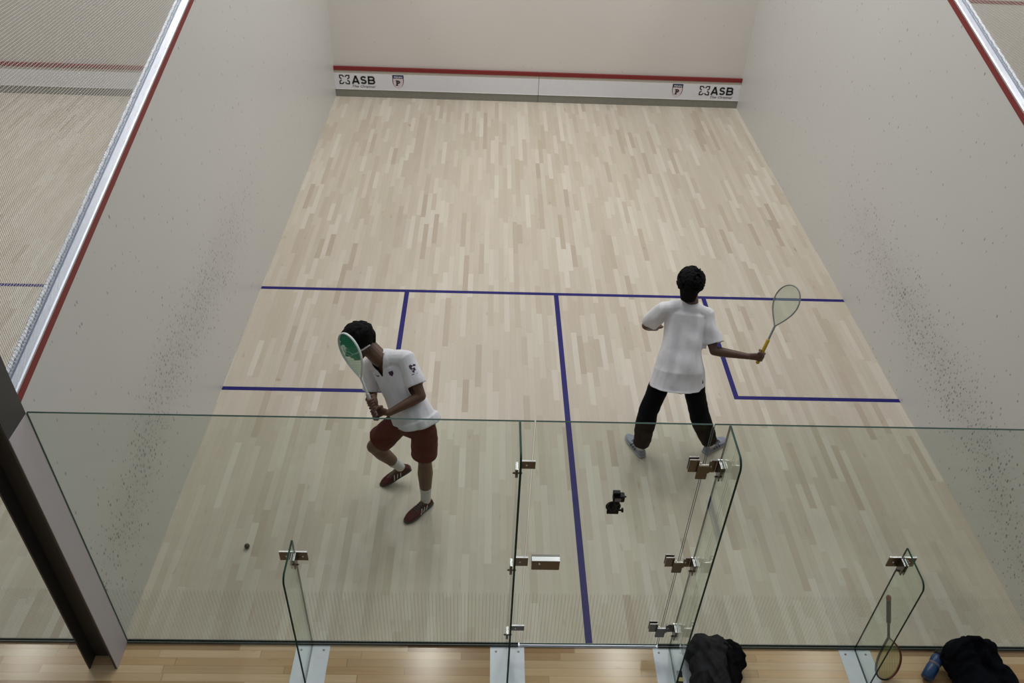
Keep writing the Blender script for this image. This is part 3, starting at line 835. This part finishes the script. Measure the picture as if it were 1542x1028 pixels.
def hair_short(o, HC, f, up, s):
    bm = bmesh.new(); P = lambda a, b, c: HC+s*a+f*b+up*c
    rnd = random.Random(3)
    ellip(bm, P(0, -.018, .040), s, f, up, .084, .103, .092, 20, 14)
    chain(bm, [P(0, -.092, .02), P(0, -.078, -.035)], [(.030, .062), (.020, .050)], ref=f, seg=14)
    for i in range(150):
        th = rnd.uniform(0, 2*PI); ph = rnd.uniform(0, 1.25)
        n = s*(math.sin(ph)*math.cos(th))+f*(math.sin(ph)*math.sin(th))+up*math.cos(ph)
        p = P(0, -.018, .040)+s*(n.dot(s)*.082)+f*(n.dot(f)*.101)+up*(n.dot(up)*.092)
        d = (n*.3+f*.9-up*n.dot(f)*.8+s*rnd.uniform(-.3, .3)).normalized()
        chain(bm, [p-d*.012, p+d*.012+n*.004, p+d*.03], [.009, .008, .003], seg=6)
    me = fused(bm, .005, 1)
    def drop(c):
        d = c-HC; a, b, z = d.dot(s), d.dot(f), d.dot(up)
        if b > .02 and z < .045+.25*max(0, .075-b)*0: return True          # face
        if b > -.035 and z < .018: return True                               # around ears
        return z < -.085
    me2 = cutmesh(me, drop)
    for v in me2.vertices: v.co = HC+(v.co-HC)*(HS*1.04)
    h = link('hair', me2, 'hair', o); solid(h, .006); h['label'] = 'short black hair'
hair_short(p1, HC1, f, up, s)
# goggles
P = lambda a, b, c: HC1+(s*a+f*b+up*c)*HS
bm = bmesh.new()
for k in (-1, 1):
    pts = [P(k*(.034+.027*math.cos(a)), .098-.014*math.cos(a)*1-.004, .004+.020*math.sin(a)) for a in [2*PI*i/20 for i in range(20)]]
    chain(bm, pts, [.0030]*20, seg=6, closed=True)
    chain(bm, [P(k*.060, .080, .008), P(k*.078, .060, .009), P(k*.088, .0, .010), P(k*.085, -.045, .006)], [(.0065, .0022)]*4, ref=up, seg=8)
chain(bm, [P(-.010, .100, .010), P(0, .104, .013), P(.010, .100, .010)], [.003]*3, seg=6)
g = bobj('goggles', bm, 'goggle', p1, smooth=True); g['label'] = 'white framed safety glasses'
for k in (-1, 1):
    bm = bmesh.new(); ellip(bm, P(k*.034, .094, .004), s, f, up, .024, .003, .018, 16, 8); bobj('lens', bm, 'lens', g, smooth=True)

def tshirt(o, J, up_t, side, back, sleeve, hem, flare, m, vneck, amp, seed, lower=.10):
    """loose t-shirt around torso and upper arms"""
    bm = bmesh.new()
    pel, chest, neck = J['pel'], J['chest'], J['neck']
    hemc = pel-Z_*lower*.6-up_t*lower*.4
    chain(bm, [hemc-up_t*.06, hemc, pel, pel.lerp(chest, .35), pel.lerp(chest, .7), chest, chest.lerp(neck, .35)],
          [(.180+flare, .128+flare), (.176+flare, .126+flare), (.168+flare*.8, .120+flare*.8), (.160+flare*.3, .112+flare*.3), (.166, .116), (.168, .110), (.128, .090)], ref=side, seg=26)
    chain(bm, [chest, chest.lerp(neck, .55), neck], [.10, .085, .062], seg=18)
    chain(bm, [J['shL'], chest.lerp(neck, .50), J['shR']], [.064, .070, .064], seg=14)
    for k in 'LR':
        a, b = J['sh'+k], J['el'+k]
        chain(bm, [a.lerp(chest, .25), a, a.lerp(b, .4), a.lerp(b, sleeve), a.lerp(b, sleeve+.15)], [.070, .068, .069, .073, .073], seg=16)
    me = fused(bm, .007, 4)
    hn = up_t
    nd = (neck-chest).normalized()
    fwd = side.cross(up_t).normalized()*(-1)
    def drop(c):
        if (c-hemc).dot((Z_*.5+hn*.5).normalized()) < hem(c): return True
        for k in 'LR':
            a, b = J['sh'+k], J['el'+k]; d = (b-a); L = d.length; d = d/L
            t = (c-a).dot(d)
            if L*sleeve < t < L*sleeve+.16 and (c-(a+d*t)).length < .115:
                tx = (c-pel).dot(up_t)
                if ((c-pel)-up_t*tx).length > .195: return True
        q = c-(neck-nd*.01)
        rr = (q-nd*q.dot(nd))
        if rr.length < .061 and q.dot(nd) > -.045: return True
        if vneck:
            a = q.dot(vneck); z = q.dot(nd); x = q.dot(side)
            if a > .0 and z > -.075 and abs(x) < .050*(1-(-z-.01)/.065) and z < .06: return True
        return False
    rnd = V((seed*3.1, seed*1.7, seed*.9))
    def fold(c):
        q = c-pel; z = q.dot(up_t); x = q.dot(side)
        w = noise.noise(V((x*16, z*3.2, q.dot(fwd)*9))+rnd)
        w2 = noise.noise(V((x*5+z*6, z*5-x*3, 2))+rnd)
        k = max(0, min(1, ((c-neck).length-.12)/.2))
        return amp*(w*.8+w2*.6)*k+.004*(1-k)
    displace(me, fold)
    me2 = cutmesh(me, drop)
    sh = link('shirt', me2, m, o); solid(sh, .003)
    return sh
side1 = (J['shR']-J['shL']).normalized(); upt = (J['chest']-J['pel']).normalized()
side1 = (side1-upt*side1.dot(upt)).normalized()
front = upt.cross(side1).normalized()      # check sign below
if front.dot(V((-.83, -.55, 0))) < 0: front = -front
shirt1 = tshirt(p1, J, upt, side1, None, .70, lambda c: 0.0, .036, 'white_tee', front, .024, 1, lower=.0)
shirt1['label'] = 'white short-sleeved t-shirt with a small crest'
# chest prints and sleeve print
oc = J['chest']-upt*.06
decal(shirt1.data, [[(-.016, .018), (.016, .018), (.016, -.004), (0, -.022), (-.016, -.004)]], oc-side1*.085, side1, upt, -front, 'purple', shirt1, 'crest_print', label='small dark crest on the chest')
sw = []
for i in range(6):
    a0, a1 = i/6, (i+1)/6
    fn = lambda a: (-.025+.055*a, .012*(a*a*2.2-.9*a)-.001)
    g0, g1 = fn(a0), fn(a1); th = .0045*(1-a0)+.0008; th1 = .0045*(1-a1)+.0008
    sw.append([(g0[0], g0[1]-th), (g1[0], g1[1]-th1), (g1[0], g1[1]+th1), (g0[0], g0[1]+th)])
decal(shirt1.data, sw, oc+side1*.055+upt*.012, side1, upt, -front, 'ink', shirt1, 'swoosh_print', label='small dark tick mark on the chest')
armd = (J['elL']-J['shL']).normalized(); out = (-side1 - armd*(-side1).dot(armd)).normalized(); out = (out*.6+V((.1, -.7, .35))).normalized(); out = (out-armd*out.dot(armd)).normalized()
av = armd.cross(out).normalized()
decal(shirt1.data, [[(-.030, .034), (-.012, .040), (-.006, .026), (-.026, .022)], [(-.008, .030), (.010, .044), (.022, .036), (.020, .014), (.010, .004), (.002, .010), (.008, .022)], [(-.014, .016), (.004, .012), (-.002, -.008), (-.016, -.006)], [(-.004, -.004), (.014, .0), (.008, -.020), (.0, -.018)],
   [(-.016, -.030), (.024, -.026), (.024, -.031), (-.016, -.035)]], J['shL'].lerp(J['elL'], .34), av, -armd, -out, 'purple', shirt1, 'sleeve_print', label='dark purple print on the left sleeve')
# shorts
def legwear(o, J, cuts, radii, m, name, label, waist_up, vox=.007, amp=.006, seed=2):
    bm = bmesh.new(); pel = J['pel']; up_t = (J['chest']-pel).normalized(); sd = (J['hipR']-J['hipL']).normalized()
    chain(bm, [pel-up_t*.04, pel+up_t*.03, pel+up_t*waist_up], [(.150, .108), (.148, .106), (.138, .098)], ref=sd, seg=22)
    for k in 'LR':
        h, kn, an = J['hip'+k], J['knee'+k], J['ank'+k]
        if cuts['L'] < 1: pts = [h, h.lerp(kn, .4), h.lerp(kn, cuts[k]), h.lerp(kn, cuts[k]+.12)]; rr = radii
        else: pts = [h, h.lerp(kn, .5), kn, kn.lerp(an, .35), kn.lerp(an, .8), kn.lerp(an, 1.0)]; rr = radii
        chain(bm, pts, rr, seg=18)
    me = fused(bm, vox, 4)
    rnd = V((seed*2.3, seed, seed*4.1))
    displace(me, lambda c: amp*(noise.noise(V((c.x*14, c.y*14, c.z*7))+rnd)+.7*noise.noise(V((c.x*7, c.y*7, c.z*22))+rnd)))
    def drop(c):
        if cuts['L'] < 1:
            for k in 'LR':
                h, kn = J['hip'+k], J['knee'+k]; d = kn-h; L = d.length; d /= L; t = (c-h).dot(d)
                if t > L*cuts[k] and (c-(h+d*t)).length < .16: return True
        else:
            for k in 'LR':
                kn, an = J['knee'+k], J['ank'+k]; d = an-kn; L = d.length; d /= L; t = (c-kn).dot(d)
                if t > L*.90 and (c-(kn+d*t)).length < .12: return True
        return (c-pel).dot(up_t) > waist_up-.01
    me2 = cutmesh(me, drop); w = link(name, me2, m, o); solid(w, .003); w['label'] = label; return w
legwear(p1, J, dict(L=.80, R=.74), [.086, .100, .104, .106], 'maroon', 'shorts', 'maroon sports shorts', .10)
def sock(o, kn, an, f0, label):
    bm = bmesh.new(); chain(bm, [kn.lerp(an, f0), kn.lerp(an, .85), an], [.0475, .042, .041], seg=16); chain(bm, [kn.lerp(an, f0), kn.lerp(an, f0+.035)], [.0495, .049], seg=16)
    k = bobj('sock', bm, 'sock', o, smooth=True); k['label'] = label
sock(p1, J['kneeL'], J['ankL'], .68, 'white ankle sock'); sock(p1, J['kneeR'], J['ankR'], .72, 'white ankle sock')
shoe(p1, J['ankL'], J['toeL'], 'shoe_red', 'shoe_dark', 'white_trim', 'dark red court shoe planted flat')
shoe(p1, J['ankR'], J['toeR'], 'shoe_red', 'shoe_dark', 'white_trim', 'dark red court shoe with raised heel', pitch_up=math.radians(28))

# ---------- player 2 (right, black trousers, back to us)
J2 = dict(ankL=(.602,1.861,.085), ankR=(1.217,1.907,.086), chest=(.853,2.202,1.271), elL=(.573,2.296,1.072), elR=(1.096,2.021,1.035),
 hipL=(.725,1.969,.896), hipR=(.924,1.939,.890), kneeL=(.604,1.849,.503), kneeR=(1.044,1.886,.474), neck=(.882,2.235,1.382), pel=(.824,1.956,.896),
 shL=(.677,2.195,1.323), shR=(1.031,2.226,1.237), toeL=(.537,2.031,.030), toeR=(1.360,2.020,.030), wrL=(.700,2.450,.930), wrR=(1.350,1.936,1.055))
RB2 = V((1.451, 1.956, .981)); RT2 = V((1.660, 2.175, 1.590)); RU2 = (RT2-RB2).normalized(); RT2 = RB2+RU2*.685
HC2 = V((.858, 2.240, 1.535))
p2, K, f2, up2, s2 = person(J2, (.30, .93, -.15), (0, .12, 1), HC2,
    'person in white t-shirt and black trousers seen from behind, racket arm stretched out', 'skin2',
    [('wrR', RB2+RU2*.055, RU2, .0155, 1)], [('wrL', (.25, .9, -.1), (0, .1, 1), 1)], None)
bm = bmesh.new(); rnd = random.Random(5); P = lambda a, b, c: HC2+s2*a+f2*b+up2*c
ellip(bm, P(0, -.020, .034), s2, f2, up2, .084, .100, .092, 20, 14)
chain(bm, [P(0, -.085, .0), P(0, -.068, -.085)], [(.036, .070), (.026, .054)], ref=f2, seg=14)
for i in range(330):
    th = rnd.uniform(0, 2*PI); ph = math.acos(rnd.uniform(-.35, 1))
    n = s2*(math.sin(ph)*math.cos(th))+f2*(math.sin(ph)*math.sin(th))+up2*math.cos(ph)
    if n.dot(f2) > .35 and n.dot(up2) < .35: continue
    p = P(0, -.020, .034)+s2*(n.dot(s2)*.084)+f2*(n.dot(f2)*.100)+up2*(n.dot(up2)*.092)
    r = rnd.uniform(.010, .018)
    a = V((rnd.uniform(-1, 1), rnd.uniform(-1, 1), rnd.uniform(-1, 1))).normalized(); b = n.cross(a).normalized(); a = b.cross(n)
    chain(bm, [p+a*r*math.cos(q)*1.2+b*r*math.sin(q)*1.2+n*(.0045*q) for q in (0, 1.2, 2.4, 3.6)], [.006, .0065, .0055, .003], seg=6)
me = fused(bm, .0042, 0, .4)
def drop2(c):
    d = c-HC2; b, z = d.dot(f2), d.dot(up2)
    return (b > .03 and z < .03) or z < -.115 or (b > -.01 and z < -.02)
me2 = cutmesh(me, drop2)
for v in me2.vertices: v.co = HC2+(v.co-HC2)*1.12
h = link('hair', me2, 'hair', p2); solid(h, .006); h['label'] = 'thick curly black hair'
side2 = (K['shR']-K['shL']).normalized(); up2t = (K['chest']-K['pel']).normalized(); side2 = (side2-up2t*side2.dot(up2t)).normalized()
shirt2 = tshirt(p2, K, up2t, side2, None, .80, lambda c: 0.0, .064, 'white_tee2', None, .034, 4, lower=.14)
shirt2['label'] = 'loose white t-shirt seen from the back'
legwear(p2, K, dict(L=2, R=2), [.083, .087, .082, .086, .074, .066], 'pants', 'trousers', 'black tracksuit trousers', .10, seed=5, amp=.007)
sock(p2, K['kneeL'], K['ankL'], .80, 'white sock'); sock(p2, K['kneeR'], K['ankR'], .80, 'white sock')
shoe(p2, K['ankL'], K['toeL'], 'shoe_grey', 'sole_grey', 'shoe_dark', 'grey running shoe')
shoe(p2, K['ankR'], K['toeR'], 'shoe_grey', 'sole_grey', 'shoe_dark', 'grey running shoe')

# ------------------------------------------------------------------ rackets
def racket(butt, tip, wdir, label, mf, mside, mstr, mgrip, mcap, pitch=.0085, sr=.0007, letters=False):
    B = V(butt); T = V(tip); u = (T-B).normalized(); w = V(wdir); w = (w-u*w.dot(u)).normalized(); n = u.cross(w)
    r = empty('squash_racket', B, label, 'racket')
    Q = lambda x, y, z=0: u*y+w*x+n*z
    # grip
    bm = bmesh.new()
    chain(bm, [Q(0, .012+.0045*i) for i in range(42)], [.0150 if i % 4 else .0142 for i in range(42)], ref=w, seg=12)
    bobj('grip', bm, mgrip, r, smooth=True)
    bm = bmesh.new(); chain(bm, [Q(0, .0), Q(0, .012)], [.0165, .0165], ref=w, seg=12); bobj('butt_cap', bm, mcap, r, smooth=True)
    bm = bmesh.new(); chain(bm, [Q(0, .19), Q(0, .25), Q(0, .325)], [.0095, .0085, .0095], seg=10); bobj('shaft', bm, mf, r, smooth=True)
    # loop, parametrised by half width as function of y
    y0, y1 = .325, .678
    def hw(y):
        t = (y-y0)/(y1-y0)
        return .104*math.sin(PI*min(1, t)**1.0*.5/.62) if t < .62 else .104*math.sqrt(max(0, 1-((t-.62)/.38)**2))
    ts = [i/26 for i in range(27)]
    right = [(hw(y0+(y1-y0)*t)+0, y0+(y1-y0)*t) for t in ts]
    # denser near the tip
    tipn = [(.104*math.cos(a), y0+(y1-y0)*(.62+.38*math.sin(a))) for a in [PI/2*k/12 for k in range(13)]]
    right = [q for q in right if q[1] < y0+(y1-y0)*.62]+tipn[:-1]
    for sd, mm in ((1, mf), (-1, mside)):
        bm = bmesh.new(); chain(bm, [Q(sd*x, y) for x, y in right]+[Q(0, y1)], [(.0095, .0055)]*(len(right)+1), ref=n, seg=10)
        bobj('frame', bm, mm, r, smooth=True)
    bm = bmesh.new()
    def stick(a, b):
        d = (b-a).normalized(); p, q = frame_of(d, n)
        ra = [bm.verts.new(a+p*sr*math.cos(k)+q*sr*math.sin(k)) for k in (0, 1.57, 3.14, 4.71)]
        rb = [bm.verts.new(b+p*sr*math.cos(k)+q*sr*math.sin(k)) for k in (0, 1.57, 3.14, 4.71)]
        for i in range(4): bm.faces.new((ra[i], ra[(i+1) % 4], rb[(i+1) % 4], rb[i]))
    y = y0+.03
    while y < y1-.004:
        h = hw(y); stick(Q(-h, y, .0006), Q(h, y, .0006)); y += pitch
    x = -.098
    ys = [y0+(y1-y0)*k/200 for k in range(201)]
    while x < .1:
        ok = [y for y in ys if hw(y) > abs(x)]
        if ok: stick(Q(x, ok[0], -.0006), Q(x, ok[-1], -.0006))
        x += pitch
    bobj('strings', bm, mstr, r, recalc=False)
    if letters:
        bm = bmesh.new()
        for k in range(9):
            a = .1+.13*k; x, y = .104*math.cos(a), y0+(y1-y0)*(.62+.38*math.sin(a))
            if k in (3, 6): continue
            obox(bm, Q(x, y, .0102), w, u, n, .004, .006, .0006)
        bobj('frame_marks', bm, 'white_trim', r)['label'] = 'white markings on the frame'
    return r
view = V((-.775, -3.232, 5.243))
vd = (view-RT1).normalized(); wd = RU1.cross(vd).normalized()
w1 = (wd*.55+vd*.83).normalized()
racket(RB1, RT1, w1, 'squash racket with green strings held upright in front of a face', 'frame_white', 'frame_white', 'green_string', 'grip_white', 'black', pitch=.0075, sr=.0011)
vd = (view-RT2).normalized(); wd = RU2.cross(vd).normalized(); w2 = (wd*.92+vd*.38).normalized()
racket(RB2, RT2, w2, 'squash racket with yellow grip and pale green strings swung out by the outstretched arm', 'frame_grey', 'frame_grey', 'pale_string', 'grip_yellow', 'grip_yellow', pitch=.0085, sr=.0009)
T3 = V((2.026, -.236, .012)); B3 = V((1.9, -.030, .648)); u3 = (T3-B3).normalized(); T3 = B3+u3*.685; 
racket(B3, T3, (-1, -.35, 0), 'black and red squash racket with yellow-green strings leaning head down on the glass', 'frame_black', 'frame_red', 'yellow_string', 'grip_grey', 'grip_red', pitch=.0075, sr=.0010, letters=True)

# ------------------------------------------------------------------ ball
bm = bmesh.new(); bmesh.ops.create_uvsphere(bm, u_segments=24, v_segments=16, radius=.0202)
o = bobj('squash_ball', bm, 'ball', None, smooth=True); o.location = (-2.545, .80, .0205); tag(o, 'small dark squash ball on the floor near the left wall', 'ball')

# ------------------------------------------------------------------ action camera on the door glass
ac = empty('action_camera', (0, -.0065, 1.49), 'small black action camera on a suction mount stuck to the glass door', 'camera')
def acp(name, bm, m='black', par=ac, lab=None):
    o = bobj(name, bm, m, par, smooth=False)
    if lab: o['label'] = lab
    return o
bm = bmesh.new(); chain(bm, [(0, -.001, -.01), (0, -.006, -.01), (0, -.016, -.01), (0, -.028, -.01)], [.045, .044, .030, .016], ref=(1, 0, 0), seg=24, caps=False); box(bm, (-.034, -.016, -.062), (.034, -.0015, -.040)); acp('suction_cup', bm)
bm = bmesh.new(); box(bm, (-.012, -.040, -.030), (.012, -.018, .012), .003); box(bm, (-.040, -.034, .022), (-.032, -.026, .045)); chain(bm, [(-.036, -.030, .024), (-.015, -.026, .0)], [.004, .005], seg=6); acp('lever', bm)
bm = bmesh.new(); chain(bm, [(.014, -.028, -.012), (.052, -.028, -.012)], [.006, .006], seg=10); chain(bm, [(.046, -.028, -.012), (.056, -.028, -.012)], [.014, .014], seg=10, caps=False); acp('tightening_knob', bm)
bm = bmesh.new(); chain(bm, [(0, -.032, .0), (.006, -.036, .040), (.010, -.038, .060), (.012, -.038, .085)], [.012, .010, .008, .009], seg=12); ellip(bm, (.009, -.037, .060), X_, Y_, Z_, .017, .015, .017); acp('mount_arm', bm)
bm = bmesh.new(); box(bm, (-.020, -.062, .092), (.046, -.020, .138), .004); box(bm, (-.022, -.050, .1385), (.020, -.024, .158), .002); acp('camera_body', bm, lab='black camera in its housing')
bm = bmesh.new(); chain(bm, [(.012, -.019, .115), (.012, -.009, .115)], [.013, .013], seg=16, caps=False); acp('camera_lens', bm)
bm = bmesh.new(); chain(bm, [(.046, -.045, .125), (.052, -.045, .125)], [.005, .005], seg=10); acp('button', bm)
bm = bmesh.new(); box(bm, (-.012, -.0635, .102), (.024, -.0625, .128)); acp('screen', bm, 'grey_ink', lab='dark grey rear screen')

# ------------------------------------------------------------------ jacket, strap, bag, bottle on the walkway
def heap(prims, vox, amp, freq, seed, smooth=3):
    bm = bmesh.new()
    for pr in prims:
        if pr[0] == 'e': ellip(bm, pr[1], X_, Y_, Z_, *pr[2])
        else: chain(bm, pr[1], pr[2], seg=14)
    me = fused(bm, vox, smooth)
    S = V((seed, seed*2, seed*3))
    def fn(c):
        wx = noise.noise(c*3.5+S)*.10; wy = noise.noise(c*3.5-S)*.10      # warped, long drape folds
        q = c+V((wx, wy, wx*.5)); r1 = q.x*.86+q.y*.5; r2 = -q.x*.5+q.y*.86
        a = 1-abs(noise.noise(V((r1*freq*1.5, r2*freq*.32, q.z*freq*.45))+S))*3.2
        b = 1-abs(noise.noise(V((r2*freq*1.9, r1*freq*.5, q.z*freq*.8))-S))*3.0
        return amp*(.9*a+.45*b-.5)
    displace(me, fn)
    for v in me.vertices: v.co.z = max(v.co.z, .0045); v.co.y = min(v.co.y, -.016)
    return me
jk = empty('jacket', (.84, -.2, .0), 'crumpled charcoal jacket with black lining dropped on the floor against the glass', 'jacket')
O = V((.84, -.2, 0))
def place(me, name, m, par, lab=None, k=1.0):
    if k != 1:
        for v in me.vertices: v.co = V((O.x+(v.co.x-O.x)*k, -.016+(v.co.y+.016)*k, v.co.z*k))
    for v in me.vertices: v.co -= O
    for p in me.polygons: p.use_smooth = True
    o = link(name, me, m, par)
    if lab: o['label'] = lab
    return o
place(heap([('c', [(.68, -.10, .10), (.74, -.08, .17), (.84, -.09, .17), (.90, -.12, .14)], [.085, .085, .08, .07]),
            ('c', [(.73, -.22, .10), (.80, -.26, .12), (.82, -.42, .09)], [.10, .11, .10]),
            ('c', [(.71, -.34, .08), (.74, -.46, .07)], [.09, .09]), ('e', (.80, -.20, .10), (.13, .16, .13)),
            ('c', [(.74, -.10, .20), (.70, -.28, .17), (.70, -.42, .12)], [.045, .05, .05])], .008, .018, 9, 1), 'main_cloth', 'jacket', jk, 'charcoal outer cloth', .90)
place(heap([('c', [(.92, -.10, .14), (.97, -.12, .13), (1.01, -.15, .11)], [.075, .07, .062]), ('c', [(1.0, -.12, .15), (1.03, -.19, .09)], [.035, .045]),
            ('c', [(.93, -.20, .10), (.90, -.34, .09), (.88, -.48, .07)], [.085, .085, .08]), ('e', (.94, -.18, .10), (.085, .10, .11))], .008, .016, 10, 4), 'sleeve', 'jacket_black', jk, 'black lining and bunched sleeve', .93)
# strap with yellow tag
st = empty('strap', (.588, -.33, .005), 'black strap with a small yellow tag lying beside the charcoal jacket', 'strap')
bm = bmesh.new()
obox(bm, (0, 0, .010), V((.06, 1, 0)).normalized(), V((1, -.06, 0)).normalized(), Z_, .14, .018, .004); bobj('webbing', bm, 'black', st)
bm = bmesh.new(); obox(bm, (.006, .075, .0162), V((.06, 1, 0)).normalized(), V((1, -.06, 0)).normalized(), Z_, .014, .015, .0012); bobj('tag', bm, 'yellow_tag', st)['label'] = 'small yellow tag'
O = V((2.62, -.3, 0)); bg = empty('bag', O, 'slouched black cloth bag on the walkway floor at the right, behind the blue bottle', 'bag')
place(heap([('e', (2.58, -.20, .16), (.26, .14, .16)), ('c', [(2.40, -.16, .20), (2.58, -.12, .265), (2.74, -.13, .22)], [.10, .085, .10]),
            ('c', [(2.52, -.30, .12), (2.60, -.50, .12), (2.62, -.62, .10)], [.16, .17, .15]), ('c', [(2.74, -.18, .15), (2.80, -.40, .12)], [.13, .13]),
            ('c', [(2.36, -.20, .14), (2.46, -.40, .10)], [.07, .09])], .009, .020, 7, 7), 'bag_body', 'bag', bg, 'crumpled black bag body', .74)
bm = bmesh.new(); chain(bm, [V(p)-O for p in ((2.52, -.11, .245), (2.57, -.08, .268), (2.63, -.08, .265), (2.68, -.11, .235))], [.016, .017, .017, .016], seg=10); bobj('handle', bm, 'bag', bg, smooth=True)
# bottle lying against the bag
def lathe(bm, prof, A, u, seg=28):
    p, q = frame_of(u); rings = []
    for x, r in prof: rings.append([bm.verts.new(A+u*x+p*r*math.cos(2*PI*k/seg)+q*r*math.sin(2*PI*k/seg)) for k in range(seg)])
    for a, b in zip(rings, rings[1:]):
        for k in range(seg): bm.faces.new((a[k], a[(k+1) % seg], b[(k+1) % seg], b[k]))
    bm.faces.new(rings[0][::-1]); bm.faces.new(rings[-1])
BA = V((2.272, -.250, .044)); BU = V((.125, .135, .050)).normalized()
bt = empty('water_bottle', BA, 'blue water bottle with black cap lying against the black bag', 'bottle')
bm = bmesh.new(); lathe(bm, [(0, .032), (.006, .040), (.10, .041), (.11, .037), (.125, .037), (.135, .041), (.175, .041), (.190, .034), (.196, .030)], V((0, 0, 0)), BU); bobj('body', bm, 'bottle', bt, smooth=True)
bm = bmesh.new(); lathe(bm, [(.108, .0385), (.128, .0385)], V((0, 0, 0)), BU); bobj('band', bm, 'bottle_band', bt, smooth=True)['label'] = 'grey grip band'
bm = bmesh.new(); lathe(bm, [(.192, .033), (.196, .036), (.222, .036), (.228, .030)], V((0, 0, 0)), BU); bobj('cap', bm, 'black', bt, smooth=True)['label'] = 'black screw cap'

# ------------------------------------------------------------------ camera and light
cam = bpy.data.cameras.new('cam'); co = bpy.data.objects.new('camera', cam); COL.objects.link(co)
co.location = (-.77471, -3.23215, 5.2431); co.rotation_euler = (.90172, -.03696, -.01312)
cam.sensor_width = 36; cam.lens = 1255.74/1542*36; cam.clip_end = 100
sc.camera = co
def area(name, loc, sx, sy, e, col=(1, .975, .945)):
    l = bpy.data.lights.new(name, 'AREA'); l.shape = 'RECTANGLE'; l.size = sx; l.size_y = sy; l.energy = e; l.color = col
    o = bpy.data.objects.new(name, l); COL.objects.link(o); o.location = loc; return o
for cx in (-6.6, 0, 6.6):
    for y in (2.2, 4.9, 7.6):
        for dx in (-1.6, 1.6):
            area('court_lamp', (cx+dx, y, 7.6), .35, 1.8, {2.2: 22, 4.9: 60, 7.6: 104}[y])
w = bpy.data.worlds.new('w'); sc.world = w; w.use_nodes = True
w.node_tree.nodes['Background'].inputs[0].default_value = (.80, .90, 1.0, 1); w.node_tree.nodes['Background'].inputs[1].default_value = .34
sc.view_settings.view_transform = 'Standard'; sc.view_settings.look = 'None'; sc.view_settings.exposure = 0; sc.view_settings.gamma = 1
sc.view_settings.use_curve_mapping = False
